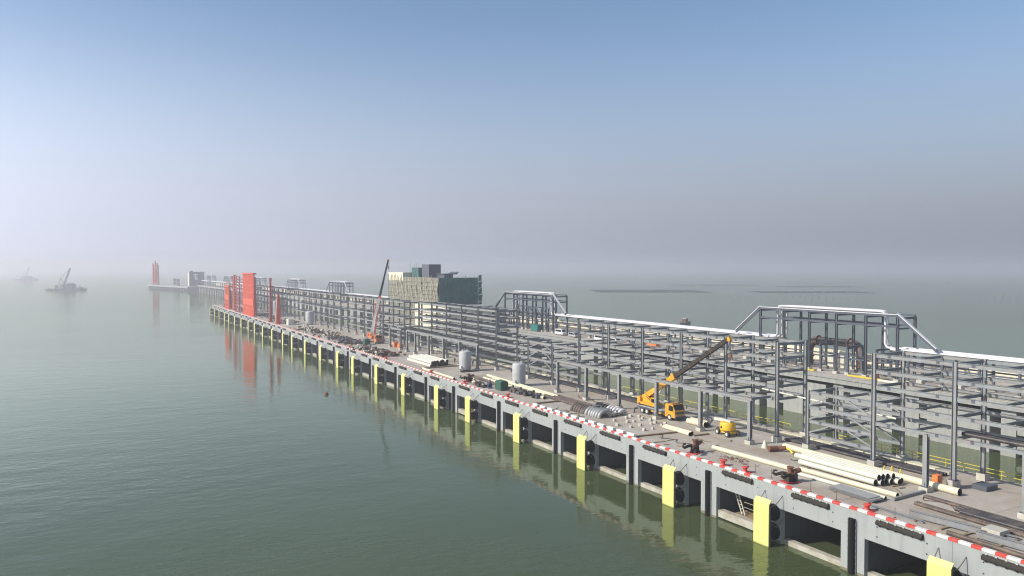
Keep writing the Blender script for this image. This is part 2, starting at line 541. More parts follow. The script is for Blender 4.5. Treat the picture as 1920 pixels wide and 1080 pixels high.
# deck slabs
ys = [QY0 + i * 11.24 for i in range(int((QY1 - QY0) / 11.24) + 1)] + [QY1]
STR = [(0.52, 4.9), (4.93, 9.4), (9.43, 13.2), (13.23, 20.2), (20.23, 27.4)]
for i in range(len(ys) - 1):
    for k, (x0, x1) in enumerate(STR):
        blk('deck_slab', x0, x1, ys[i] + 0.02, ys[i + 1] - 0.02, DZ - 0.4, DZ + random.choice((0, 0.004, 0.008)) * 0 , 'deck' if (k + i // 2) % 3 else 'deck2', quay)
b = MB(); b.box(0.6, 27.2, QY0 + .1, QY1 - .1, DZ - 0.9, DZ - 0.42); b.build('deck_core', 'inner_shade', quay)
# front: face beams, piers, sills
def span_info():
    out = []
    for i in range(len(PAN) - 1):
        lo, hi = PAN[i], PAN[i + 1]
        if hi - lo > 20:
            mid = (lo + hi) / 2
            out.append((lo, hi, mid, [mid - 5.65, mid + 5.65], True))
        else:
            out.append((lo, hi, hi - 5.85, [lo + 6.0], False))
    return out
SP = span_info()
edges = [QY0] + PAN + [QY1]
for i in range(len(edges) - 1):
    b = MB()
    y0, y1 = edges[i], edges[i + 1]
    b.box(0.0, 1.0, y0 + 0.012, y1 - 0.012, 4.4, DZ - 0.003)
    fbm = b.build('face_beam', 'face', quay)
    for q in range(int((y1 - y0) / 5.6)):
        yy = y0 + 2.6 + q * 5.6
        for zz in (5.0, 6.1):
            blk('tie_hole', -0.02, 0.004, yy - .07, yy + .07, zz, zz + .14, 'black', fbm)
def pier(y0, y1):
    blk('pier', 0.0, 0.7, y0, y1, -2.5, 4.4, 'face', quay)
    blk('tide_band', -0.012, -0.002, y0 + .01, y1 - .01, -.5, .32, 'tide', quay)
    blk('pier_wall', 0.7, 11.9, y0 + .12, y1 - .12, -2.5, 4.4, 'inner_shade', quay)  # same pier behind its front, coloured darker to deepen the shade
for p in PAN: pier(p - 1.15, p + 1.15)
for lo, hi, mid, _, full in SP:
    pier(mid - 1.5, mid + 1.5)
    sills = [(lo + 1.15, mid - 1.5), (mid + 1.5, hi - 1.15)] if full else [(lo + 1.15, mid - 1.5)]
    for k, (a, c) in enumerate(sills):
        z = 0.0 if full else 0.55
        blk('sill_beam', 0.45 if full else 0.3, 1.25, a, c, -0.35 + z, 0.62 + z, 'sill', quay)
b = MB(); b.box(12.0, 12.5, QY0, QY1, -2.5, DZ - 0.92); b.build('rear_shade_wall', 'inner_shade', quay)  # dark wall added behind the openings to keep them unlit
b = MB(); b.box(26.5, 27.3, QY0, QY1, 3.2, DZ - 0.92); b.build('rear_beam', 'face', quay)

# kerb
kerb = empty('kerb', (0.25, 300, DZ)); tag(kerb, kind='structure')
kerb['label'] = 'low concrete kerb painted in red and white blocks along quay edge'
y = 47.94 - 2.24 * 16
n = 0
rest = MB()
while y < QY1 - 2.5:
    for (a, c, m, k) in ((y - 1.02, y, 'red', 0), (y, y + 1.22, 'white', 1)):
        if n < 300:
            blk('red_block' if k == 0 else 'white_block', -0.03, 0.5, a + 0.008, c - 0.008, DZ - 0.001, DZ + 0.3, m, kerb, bevel=0.05)
        else:
            rest.box(-0.03, 0.5, a + 0.008, c - 0.008, DZ - 0.001, DZ + 0.3, k)
        n += 1
    y += 2.24
o = rest.build('far_kerb_blocks', ['red', 'white'], kerb); o['kind'] = 'stuff'

# back trestle platform
TZ = 10.0
TY0, TY1 = 40.0, 660.0
tres = empty('trestle_platform', (83, 700, 0)); tag(tres, 'raised concrete trestle road platform behind the channel', kind='structure')
i = 0
y = TY0
while y < TY1:
    L = 16.0 if y < 420 else 50.0
    y1 = min(TY1, y + L)
    blk('road_slab', 71.0, 95.0, y + 0.02, y1 - 0.02, TZ - 0.5, TZ, 'deck' if i % 2 else 'deck2', tres)
    blk('edge_beam', 70.4, 71.0, y + 0.02, y1 - 0.02, TZ - 1.5, TZ - 0.06, 'back', tres)
    blk('edge_lip', 70.2, 70.42, y + 0.02, y1 - 0.02, TZ - 0.45, TZ - 0.1, 'back', tres)
    i += 1
    y = y1
b = MB(); b.box(71.1, 94.8, TY0 + .1, TY1 - .1, TZ - 1.4, TZ - 0.52); b.build('road_core', 'inner_shade', tres)
b = MB(); b.box(78.0, 79.0, TY0, TY1, -2, TZ - 1.42); b.build('inner_wall', 'inner_shade', tres)
y = TY0 + 2
k = 0
while y < 430:
    w = (12.0, 3.4, 10.0, 2.6)[k % 4]
    blk('wall_panel', 71.1, 77.9, y, y + w, -2.2, TZ - 1.42 - (0.0 if k % 2 else 0.9), 'back', tres)
    g = (1.7, 2.4, 1.7, 2.0)[k % 4]
    if k % 2 == 0:
        for z in (1.6, 4.1):
            blk('cross_beam', 71.4, 72.2, y + w, y + w + g, z, z + 1.0, 'back', tres)
    y += w + g
    k += 1
while y < TY1:
    blk('wall_panel', 71.1, 77.9, y, y + 7.0, -2.2, TZ - 1.42, 'back', tres)
    y += 14.0
# service platform that carries the scaffolded building
sp = empty('service_platform', (60, 305, 0)); tag(sp, 'concrete platform under the scaffolded building', kind='structure')
blk('deck_slab', 45.6, 70.1, 262, 352, 8.6, 9.9, 'deck2', sp)
for yy in range(264, 352, 12):
    blk('pier', 47.6, 69.8, yy, yy + 5.0, -2.2, 8.6, 'back', sp)

# ================================================================ fenders
proto = None
FG = 'yellow fender panels along the quay face'
def fender_unit():
    r = empty('fender_panel', (-1, 0, 0), 'tall yellow fender panel on black rubber cones dipping into the water', 'fender', FG)
    b = MB()
    w = 1.2
    prof = [(-2.25, -1.6), (-2.25, 5.25), (-1.78, 5.78), (-1.70, 5.70), (-2.12, 5.2), (-2.12, -1.6)]
    b.prism(prof, 'y', -w, w)
    pn = b.build('panel', 'yellow', r)
    b = MB(); b.box(-2.262, -2.251, -1.2, 1.2, -1.2, .16); b.build('weed_band', 'weed', pn)
    for zz in (1.4, 2.7, 4.0): b = MB(); b.box(-2.258, -2.251, -1.19, 1.19, zz, zz + .025); b.build('pad_joint', 'weed', pn)
    b = MB()
    for (a, c) in ((-1.12, -0.95), (0.95, 1.12), (-0.1, 0.1)):
        b.box(-2.11, -1.75, a, c, -1.5, 5.15)
    for z in (0.2, 2.4, 4.8): b.box(-2.11, -1.78, -0.94, -0.11, z, z + 0.2); b.box(-2.11, -1.78, 0.11, 0.94, z, z + 0.2)
    b.build('frame', 'steel_dark', r)
    for z in (1.35, 3.75):
        b = MB(); b.tube((-0.001, 0, z), (-0.25, 0, z), 1.05, 1.05, 16); b.tube((-0.25, 0, z), (-1.74, 0, z), 0.95, 0.62, 16)
        b.build('rubber_cone', 'rubber', r, smooth=True)
    for s in (-1, 1):
        b = MB(); b.sweep([(-1.8, s * 1.05, 4.9), (-1.1, s * 1.25, 5.15), (-0.4, s * 1.35, 5.75), (-0.02, s * 1.38, 6.15)], 0.055, 5)
        b.build('chain', 'chain', r)
        b = MB(); b.sweep([(-1.8, s * 1.05, 2.9), (-1.0, s * 1.3, 2.35), (-0.02, s * 1.4, 3.2)], 0.055, 5)
        b.build('chain', 'chain', r)
    return r
proto = fender_unit()
for i, p in enumerate(PAN):
    if i == 0: first = proto
    else:
        o = dup_tree(proto, Matrix.Translation((0, p, 0)))
        extra = {65.4: 'yellow fender panel beside the quay opening that holds the ladder near the mooring hooks',
                 149.7: 'yellow fender panel beside the quay opening that holds the ladder near the pump set',
                 583.3: 'last pale yellow fender panel at the far hazy corner of the quay'}.get(p)
        if extra: o['label'] = extra
# move the first one itself
def move_tree(root, d):
    root.matrix_basis = d @ root.matrix_basis
    WM[root.name] = d @ WM[root.name]
    for c in KIDS.get(root.name, []):
        WM[c.name] = d @ WM[c.name]
move_tree(proto, Matrix.Translation((0, PAN[0], 0)))

VG = 'black vertical strip fenders on the quay piers'
me_v = None
for lo, hi, mid, hs, full in SP:
    if me_v is None:
        vf = empty('strip_fender', (-0.2, 0, 0.0), 'black vertical rubber strip fender with bolted flanges on pier', 'fender', VG)
        b = MB()
        b.prism([(0.0, -0.42), (-0.3, -0.34), (-0.52, -0.16), (-0.52, 0.16), (-0.3, 0.34), (0.0, 0.42)], 'z', 0.05, 6.25)
        b.v = [(x - 0.002, y, z) for x, y, z in b.v]
        b.build('rubber', 'rubber', vf)
        for s in (-1, 1):
            b = MB(); b.box(-0.09, -0.003, s * 0.5 - 0.07, s * 0.5 + 0.07, -0.4, 6.15)
            b.build('flange', 'steel_dark', vf)
        for s in (-1, 1):
            for q in range(8):
                b = MB(); b.box(-0.16, -0.091, s * 0.5 - 0.055, s * 0.5 + 0.055, 0.4 + q * 0.74, 0.58 + q * 0.74)
                b.build('bolt', 'chain', vf)
        base_v = vf; me_v = True
        move_tree(vf, Matrix.Translation((0, mid, 0))); base_mid = mid
    else:
        dup_tree(base_v, Matrix.Translation((0, mid - base_mid, 0)))

HG = 'short horizontal fenders below the kerb'
hb = None
for lo, hi, mid, hs, full in SP:
    for h in hs:
        if hb is None:
            hb = empty('edge_fender', (-0.2, 0, 6.7), 'short dark horizontal rubber fender bolted below the striped kerb', 'fender', HG)
            b = MB()
            b.prism([(-0.002, 6.4), (-0.25, 6.44), (-0.42, 6.58), (-0.42, 6.82), (-0.25, 6.96), (-0.002, 7.0)], 'y', -2.6, 2.6)
            b.build('rubber', 'rubber_grey', hb)
            for q in range(6):
                b = MB(); b.box(-0.15, -0.003, -2.3 + q * 0.92 - 0.09, -2.3 + q * 0.92 + 0.09, 7.001, 7.1)
                b.build('bolt_tab', 'plinth', hb)
                b = MB(); b.box(-0.15, -0.003, -2.3 + q * 0.92 - 0.09, -2.3 + q * 0.92 + 0.09, 6.3, 6.399)
                b.build('bolt_tab', 'black', hb)
            base_h = h
            move_tree(hb, Matrix.Translation((0, h, 0)))
        else:
            dup_tree(hb, Matrix.Translation((0, h - base_h, 0)))

for (y0, lab) in ((71.6, 'rusty access ladder with loose bars inside the quay opening beside the mooring hooks'), (155.4, 'rusty access ladder with loose bars inside the quay opening near the blue pump set')):
    root = empty('access_ladder', (2.2, y0, 1.2), lab, 'ladder')
    for s_ in (0, .55):
        member('rail', (1.6, y0 + s_, 1.2), (2.6, y0 + 2.6 + s_, 4.3), .12, .12, 'plinth', root, kind='B', up=(1, 0, 0))
    for q in range(7):
        t = (q + .5) / 7
        member('rung', (1.6 + t, y0 + 2.6 * t, 1.2 + 3.1 * t), (1.6 + t, y0 + .55 + 2.6 * t, 1.2 + 3.1 * t), .07, .07, 'pole', root, kind='B')
    for z in (2.2, 2.9):
        member('guard_bar', (1.8, y0 - 3.6, z), (1.8, y0 + .4, z), .07, .07, 'pole', root, kind='B')
    blk('landing', 1.3, 3.4, y0 - 3.8, y0 + 1.6, 1.0, 1.18, 'wood', root)
    b = MB()
    b.sweep([(2.2, y0 - 2.2 + .3 * math.cos(k * .8), 1.3 + .25 * math.sin(k * .8) + .02 * k) for k in range(16)], .09, 6)
    b.build('rope_coil', 'rust', root)

# ================================================================ pipe racks
FX, BX = 18.6, 25.0
LV = [13.2, 15.9, 18.2, 20.3, 22.5]
def rack(name, ycols, levels, label, group=None, low=(), zbase=8.1, brace=(), mids=True, colm='steel', nocol=()):
    root = empty(name, ((FX + BX) / 2, sum(ycols) / len(ycols), DZ), label, 'pipe rack', group)
    top = max(levels)
    for k, y in enumerate(ycols):
        if k in nocol: continue
        for X in (FX, BX):
            member('column', (X, y, zbase + 0.06), (X, y, top + 0.3), 0.52, 0.42, colm, root, up=(0, 1, 0))
            blk('plinth', X - 0.55, X + 0.55, y - 0.55, y + 0.55, DZ, zbase, 'plinth', root)
            blk('base_plate', X - 0.45, X + 0.45, y - 0.45, y + 0.45, zbase, zbase + 0.06, 'steel_dark', root)
        for z in levels:
            member('cross_beam', (FX + 0.26, y, z), (BX - 0.26, y, z), 0.4, 0.22, colm, root)
    for i in range(len(ycols) - 1):
        a, c = ycols[i], ycols[i + 1]
        for z in levels:
            for X in (FX, BX):
                member('long_beam', (X, a + 0.27, z), (X, c - 0.27, z), 0.52, 0.26, colm, root)
            if mids:
                m_ = (a + c) / 2
                member('cross_beam', (FX + 0.16, m_, z), (BX - 0.16, m_, z), 0.34, 0.18, colm, root)
    if ycols[0] < 130:
        for i in range(len(ycols) - 1):
            a, c = ycols[i], ycols[i + 1]
            for z in levels:
                for q in (.2, .8):
                    yy = a + q * (c - a)
                    blk('splice_plate', FX - .035, FX - .019, yy - .22, yy + .22, z - .2, z + .2, 'steel_dark', root)
    for (y0, z0, y1, z1) in brace:
        for X in (FX, BX):
            member('brace', (X, y0, z0), (X, y1, z1), 0.2, 0.2, colm, root, kind='B')
    return root
rack('pipe_rack', [31.8, 42.8, 53.8, 64.8], LV, 'tall grey steel pipe rack beside the black pipe bundles and white pipe stack')
r_ = rack('pipe_rack', [64.8, 75.6], [9.6, 11.6, 13.7, 15.9], 'short braced grey steel rack bay with diagonal struts by the white pipe stack',
     nocol=(0,),
     brace=[(75.3, 9.9, 72.0, 11.3), (75.3, 11.9, 72.0, 13.4), (75.3, 14.0, 72.0, 15.6), (65.2, 9.9, 68.8, 11.3), (65.2, 11.9, 68.8, 13.4), (65.2, 14.0, 68.8, 15.6)])
rack('pipe_rack', [81.4, 92.3, 103.3, 114.3, 125.3, 136.1], [13.9, 15.9, 18.2, 20.3, 22.5], 'tall grey steel pipe rack behind the yellow mobile crane')
rack('pipe_rack', [136.1, 147.2, 158.2, 163.8, 175.1], [10.3, 12.4, 14.6, 16.4], 'lower braced grey steel rack behind the nearer grey tank',
     nocol=(0, 4), brace=[(158.0, 10.6, 154.0, 12.1), (158.0, 12.7, 154.0, 14.3), (147.5, 10.6, 150.5, 12.1), (147.5, 12.7, 150.5, 14.3), (158.0, 14.9, 154.0, 16.1), (147.5, 14.9, 150.5, 16.1)])
rack('pipe_rack', [175.1, 185.9, 196.7, 207.5, 218.9, 229.7], [10.4, 12.6, 14.8, 16.7, 18.7, 20.8, 22.9], 'tall grey steel pipe rack in front of the cream annex wall')
rack('pipe_rack', [243.0, 254.0, 265.0, 276.0, 287.0, 298.0, 309.0], [11.0, 14.0, 17.0, 20.0, 22.5], 'tall steel pipe rack behind the red crawler of the white boom crane'.replace('red crawler of the white boom crane', 'crane with the white and red boom'), mids=False, colm='steel')
rack('pipe_rack', [320.0 + 11 * i for i in range(9)], [12.0, 16.0, 19.5, 22.5], 'hazy steel pipe rack beyond the crane with the white and red boom', mids=False)
rack('pipe_rack', [425.0 + 11 * i for i in range(14)], [12.0, 16.0, 19.5, 22.5], 'hazy steel pipe rack behind the red loading arms', mids=False)

# row of low posts in front of the racks
LX = 13.8
def low_row(ycols, label, beam=True, top=14.2):
    root = empty('post_row', (LX, sum(ycols) / len(ycols), DZ), label, 'steel frame')
    for y in ycols:
        member('column', (LX, y, 7.86), (LX, y, top - (0.3 if beam else 0)), 0.55, 0.55, 'steel', root, up=(1, 0, 0))
        blk('plinth', LX - 0.55, LX + 0.55, y - 0.55, y + 0.55, DZ, 7.8, 'plinth', root)
        blk('base_plate', LX - 0.45, LX + 0.45, y - 0.45, y + 0.45, 7.8, 7.86, 'steel_dark', root)
        b = MB()
        for s in (-1, 1):
            b.prism([(LX + s * 0.29, 7.861), (LX + s * 0.44, 7.861), (LX + s * 0.29, 8.5)], 'y', y - 0.03, y + 0.03)
            b.prism([(y + s * 0.29, 7.861), (y + s * 0.44, 7.861), (y + s * 0.29, 8.5)], 'x', LX - 0.03, LX + 0.03)
        b.build('gusset', 'steel', root)
    if beam:
        for i in range(len(ycols) - 1):
            member('long_beam', (LX, ycols[i] - (0.3 if i == 0 else -0.01), top), (LX, ycols[i + 1] - 0.01 + (0.3 if i == len(ycols) - 2 else 0), top), 0.6, 0.4, 'steel', root)
        for i, y in enumerate(ycols[:-1]):
            for q in (0.0, 0.5):
                yy = y + q * (ycols[i + 1] - y)
                member('tie_beam', (LX + 0.21, yy, top), (FX - 0.3, yy, top), 0.4, 0.25, 'steel', root)
    return root
low_row([54.4], 'single free standing grey steel post on a pale plinth beside the cream pipe', beam=False)
low_row([43.2], 'free standing grey steel post on a pale plinth beside the black pipe bundle', beam=False)
low_row([82.4, 93.2, 104.4, 115.4, 126.5, 137.4], 'row of low grey posts carrying one beam in front of the yellow crane')
low_row([176.9, 187.9, 198.9, 210.0, 221.0, 228.0], 'row of low grey posts carrying one beam behind the farther grey tank')
low_row([234.0, 244.0], 'pair of low posts with one beam beside the orange equipment', top=14.0)

# ================================================================ rack pipes and deck pipes
PM = {}
def pipe(p0, p1, r, m, label, group=None, name='pipe', cat='pipe', hollow=True, n=16):
    p0 = Vector(p0); p1 = Vector(p1)
    b = MB()
    if hollow:
        b.tube(p0, p1, r, r, n, caps=False)
        ri = r * 0.9
        b.tube(p0, p1, ri, ri, n, caps=False, mi=1)
        for s, flip in ((0, False), (1, True)):
            o_, i_ = s * n, 2 * n + s * n
            for k in range(n):
                j = (k + 1) % n
                b.f.append((o_ + k, o_ + j, i_ + j, i_ + k)); b.mi.append(1)
    else:
        b.tube(p0, p1, r, r, n)
    o = b.build(name, [m, 'black'] if hollow else [m], smooth=True)
    # put the object's origin at its middle so that it reads as a thing of its own
    return tag(o, label, cat, group)

# the stack of white pipes beside the posts
r = 0.36
for i in range(6):
    X = 10.4 + i * 0.73
    pipe((X, 58.6 - 0.25 * i + random.uniform(-.3, .3), DZ + r + .12), (X + .05, 70.4 + random.uniform(-.4, .4), DZ + r + .12), r, 'ivory', 'ivory coated pipe in the bottom layer of the white pipe stack', 'bottom layer of the white pipe stack')
for i in range(4):
    X = 10.77 + i * 0.73 + (0.7 if i > 1 else 0) - (0.0)
    if i > 1: X = 10.77 + i * 0.73
    pipe((X, 58.3 + random.uniform(-.3, .3), DZ + r * 2.78 + .12), (X + .03, 70.9 + random.uniform(-.4, .4), DZ + r * 2.78 + .12), r, 'ivory', 'ivory coated pipe in the top layer of the white pipe stack', 'top layer of the white pipe stack')
for yy in (60.5, 68.5):
    o = blk('sleeper', 9.8, 14.8, yy - .1, yy + .1, DZ, DZ + .119, 'wood')
    tag(o, 'timber sleeper under the white pipe stack', 'timber', 'sleepers under the white pipe stack')
pipe((15.6, 51.3, DZ + .46), (15.65, 61.2, DZ + .46), .46, 'cream', 'thick cream pipe with its open end beyond the free standing post', 'thick cream pipes end to end')
pipe((15.65, 61.3, DZ + .46), (15.9, 77.6, DZ + .46), .46, 'cream', 'thick cream pipe lying behind the white pipe stack')
pipe((8.35, 54.4, DZ + .32), (7.9, 68.0, DZ + .32), .32, 'cream', 'yellowish cream pipe lying in front of the white pipe stack')
pipe((6.4, 54.6, DZ + .24), (6.1, 67.2, DZ + .24), .24, 'ivory', 'thin ivory pipe beside the grey sheet stack')
pipe((6.9, 69.0, DZ + .34), (6.4, 82.6, DZ + .34), .34, 'cream', 'cream pipe lying alone between the two mooring hook units')
pipe((9.5, 91.0, DZ + .33), (9.7, 97.6, DZ + .33), .33, 'cream', 'one of two short cream pipes beside the concrete cubes', 'two short cream pipes')
pipe((10.2, 91.3, DZ + .33), (10.4, 97.8, DZ + .33), .33, 'cream', 'one of two short cream pipes beside the concrete cubes', 'two short cream pipes')
pipe((16.2, 94.5, DZ + .5), (16.0, 98.6, DZ + .5), .5, 'cream', 'one of two short thick cream pipes behind the yellow boom lift', 'pipes behind the boom lift')
pipe((17.25, 94.9, DZ + .5), (17.05, 98.9, DZ + .5), .5, 'cream', 'one of two short thick cream pipes behind the yellow boom lift', 'pipes behind the boom lift')
pipe((9.9, 131.0, DZ + .35), (11.2, 165.8, DZ + .35), .35, 'cream', 'long cream pipe running past the nearer grey tank', 'long cream pipes by the tank')
pipe((9.0, 131.0, DZ + .35), (10.2, 161.0, DZ + .35), .35, 'cream', 'long cream pipe running past the nearer grey tank', 'long cream pipes by the tank')
pipe((6.6, 131.2, DZ + .35), (8.3, 162.2, DZ + .35), .35, 'cream', 'long cream pipe running behind the dark green box', 'cream pipes behind the green box')
pipe((6.0, 143.0, DZ + .35), (7.2, 165.0, DZ + .35), .35, 'brownpipe', 'long brown pipe running behind the dark green box')
pipe((1.6, 165.0, DZ + .3), (2.0, 186.0, DZ + .3), .3, 'cream', 'cream pipe lying close behind the kerb near the red bollard')
for i in range(5):
    X = 7.9 + i * 0.62
    pipe((X, 118.0 + random.uniform(-1, 1), DZ + .28), (X + .2, 133.6 + random.uniform(-1, 1), DZ + .28), .28, 'brownpipe', 'purple brown pipe in a flat row beside the pipe bends', 'flat row of brown pipes')
# far stack of pale pipes with dark ends
for k in range(2):
    for i in range(7 - k):
        X = 5.4 + i * 1.0 + k * .5
        pipe((X, 188.5 + random.uniform(-.8, .8) + i * .4, DZ + .46 + k * .8), (X, 206.0 + random.uniform(-1, 1), DZ + .46 + k * .8), .46, 'ivory', 'pale pipe with a dark end in the stack near the farther grey tank', 'pipe stack near the farther tank', n=12)
# black pipes on the near deck
for i in range(5):
    X = 9.2 + i * 0.42
    pipe((X, 30.0, DZ + .2), (X + .1, 47.6 + (0.8 if i % 2 else 0), DZ + .2), .2, 'blackpipe', 'slim black pipe in the bundle on the near deck', 'black pipe bundle on the near deck')
pipe((10.9, 40.0, DZ + .17), (11.3, 53.0, DZ + .17), .17, 'brownpipe', 'slim dark brown pipe lying ahead of the black bundle', 'dark brown pipes ahead of the black bundle')
pipe((11.3, 40.0, DZ + .17), (11.65, 52.9, DZ + .17), .17, 'brownpipe', 'slim dark brown pipe lying ahead of the black bundle', 'dark brown pipes ahead of the black bundle')
for i in range(2):
    pipe((7.1 + i * .4, 30.0, DZ + .2), (7.8 + i * .4, 51.9, DZ + .2), .2, 'brownpipe', 'long dark brown pipe lying between the girders and the black bundle', 'long dark brown pipes')
pipe((1.35, 30.0, DZ + .24), (1.5, 44.4, DZ + .24), .24, 'brownpipe', 'dark brown pipe lying right behind the striped kerb')
# dark pipes along the foot of the racks
for (y0, y1) in ((57.0, 81.0), (116.0, 170.0)):
    for i in range(5):
        X = 20.6 + i * 0.5
        where = 'under the short braced rack bay' if y0 < 100 else 'under the rack behind the grey tank'
        pipe((X, y0 + random.uniform(-.6, .6), DZ + .24), (X, y1 + random.uniform(-.6, .6), DZ + .24), .24, 'blackpipe', 'long black pipe lying ' + where, 'black pipes ' + where, n=10)
for i in range(3):
    pipe((20.0 + i * .55, 30.0, 13.2 + .32 + .26), (20.0 + i * .55, 53.6, 13.2 + .32 + .26), .26, 'blackpipe', 'black pipe resting on the lowest beams of the tall near rack', 'black pipes resting on the near rack', n=10)
pipe((20.2, 62.5, 13.9 + .12), (22.6, 88.0, 14.2 + .12), .14, 'ivory', 'slim ivory pipe spanning the gap between two racks', n=10)
# pale cover slabs along the rear edge of the deck
root = empty('cover_slab_row', (24, 75, DZ), 'row of pale concrete trench cover slabs along the rear of the deck', 'slab row')
y = 57.0
while y < 92:
    L = random.uniform(1.6, 2.6)
    blk('slab', 23.2 + random.uniform(-.08, .08), 24.35, y, y + L - .06, DZ, DZ + .42 + random.uniform(0, .12), 'sill' if random.random() < .3 else 'cream', root)
    y += L
root = empty('cover_slab_row', (24, 150, DZ), 'row of pale concrete trench cover slabs under the rack behind the tanks', 'slab row')
y = 112.0
while y < 232:
    L = random.uniform(2.6, 4.2)
    blk('slab', 23.2 + random.uniform(-.08, .08), 24.35, y, y + L - .06, DZ, DZ + .5 + random.uniform(0, .2), 'sill' if random.random() < .4 else 'cream', root)
    y += L
# yellow handrail on the rear deck edge
for (y0, y1, lab) in ((31.0, 79.0, 'yellow two bar handrail on the deck edge behind the tall near rack'), (86.0, 132.0, 'yellow two bar handrail on the deck edge behind the yellow crane')):
    root = empty('handrail', (27.1, (y0 + y1) / 2, DZ), lab, 'handrail')
    y = y0
    while y <= y1:
        member('post', (27.1, y, DZ), (27.1, y, DZ + 1.1), .07, .07, 'rail_y', root, kind='B', up=(1, 0, 0))
        y += 2.4
    for z in (.6, 1.1):
        member('rail', (27.1, y0, DZ + z), (27.1, y - 2.4, DZ + z), .075, .075, 'rail_y', root, kind='B')

# ================================================================ back trestle: pipe rack on posts, parapet, portals
PX, PB = 76.0, 81.0
PZ = 16.4
wall = empty('parapet', (95, 300, TZ), 'long cream concrete parapet wall along the far side of the trestle', 'wall')
y = TY0
n = 0
while y < 655:
    for z0, z1 in ((TZ, TZ + 1.5), (TZ + 1.52, TZ + 3.0)):
        blk('wall_block', 94.2, 94.9, y + .03, y + 4.97, z0, z1, 'wall_cream', wall)
    y += 5.0

ft = empty('far_trestle', (70, 900, 0)); tag(ft, 'distant trestle road bending away in the haze', kind='structure')
fx = lambda yy: 82.7 - (yy - 660) * .044
for k in range(8):
    ya, yb = 660.2 + k * 60, 660.2 + (k + 1) * 60 - .1
    b = MB(); b.bar((fx(ya), ya, TZ - .75), (fx(yb), yb, TZ - .75), 24.0, 1.4); b.build('road_slab', 'back', ft)
    b = MB(); b.bar((fx(ya) - 4, ya, PZ + .4), (fx(yb) - 4, yb, PZ + .4), 4.6, .9); b.build('pipe_bundle', 'whitepipe', ft)
    b = MB(); b.bar((fx(ya) + 11, ya, TZ + 1.5), (fx(yb) + 11, yb, TZ + 1.5), .7, 2.9); b.build('parapet', 'wall_cream', ft)
    for j in range(5):
        yy = ya + 2 + j * 12
        blk('pier', fx(yy) - 10, fx(yy) + 10, yy, yy + 4.5, -2, TZ - 1.6, 'back', ft)
        blk('rack_post', fx(yy) - 6.4, fx(yy) - 5.8, yy, yy + .6, TZ - .05, PZ - .06, 'steel_dark', ft)
prk = empty('trestle_pipe_rack', ((PX + PB) / 2, 400, TZ), 'long line of dark posts carrying white clad pipes along the trestle', 'pipe rack')
y = 46.0
while y < 700:
    for X in (PX, PB):
        member('post', (X, y, TZ + .5), (X, y, PZ - .3), .45, .4, 'steel_dark', prk, kind='B', up=(0, 1, 0))
        if y < 320: blk('plinth', X - .5, X + .5, y - .5, y + .5, TZ, TZ + .5, 'plinth', prk)
    member('cross_beam', (PX - .4, y, PZ - .1), (PB + .4, y, PZ - .1), .4, .3, 'steel_dark', prk, kind='B')
    if y < 420: member('mid_beam', (PX + .2, y, 13.4), (PB - .2, y, 13.4), .3, .25, 'steel_dark', prk, kind='B')
    y += 7.3
for X in (PX, PB):
    for (a, c) in ((46.0, 260.0), (260.0, 480.0), (480.0, 700.0)):
        member('long_beam', (X, a, 13.7), (X, c, 13.7), .3, .25, 'steel_dark', prk, kind='B')
PORT = [90.4, 228.0, 362.0, 498.0, 634.0]
cuts = [44.0]
for p_ in PORT: cuts += [p_ + 10.6, p_ + 44.2]
cuts.append(700.0)
for i, (X, rr) in enumerate(((75.9, .3), (76.8, .28), (77.8, .34), (78.9, .3), (80.2, .34))):
    for k in range(0, len(cuts), 2):
        where = ['before the near portal', 'between the near portal and the vans', 'beside the scaffolded building', 'beyond the scaffolded building', 'behind the red loading arms', 'at the hazy far end of the rack'][k // 2]
        pipe((X, cuts[k], PZ + .1 + rr), (X, cuts[k + 1], PZ + .1 + rr), rr, 'whitepipe', 'white clad pipe on the trestle rack ' + where, 'white pipes on the trestle rack ' + where, hollow=False, n=12)
pipe((79.0, 160.0, 13.9 + .5), (79.0, 700.0, 13.9 + .5), .5, 'ivory', 'lower pale pipe inside the trestle pipe rack', hollow=False, n=12)

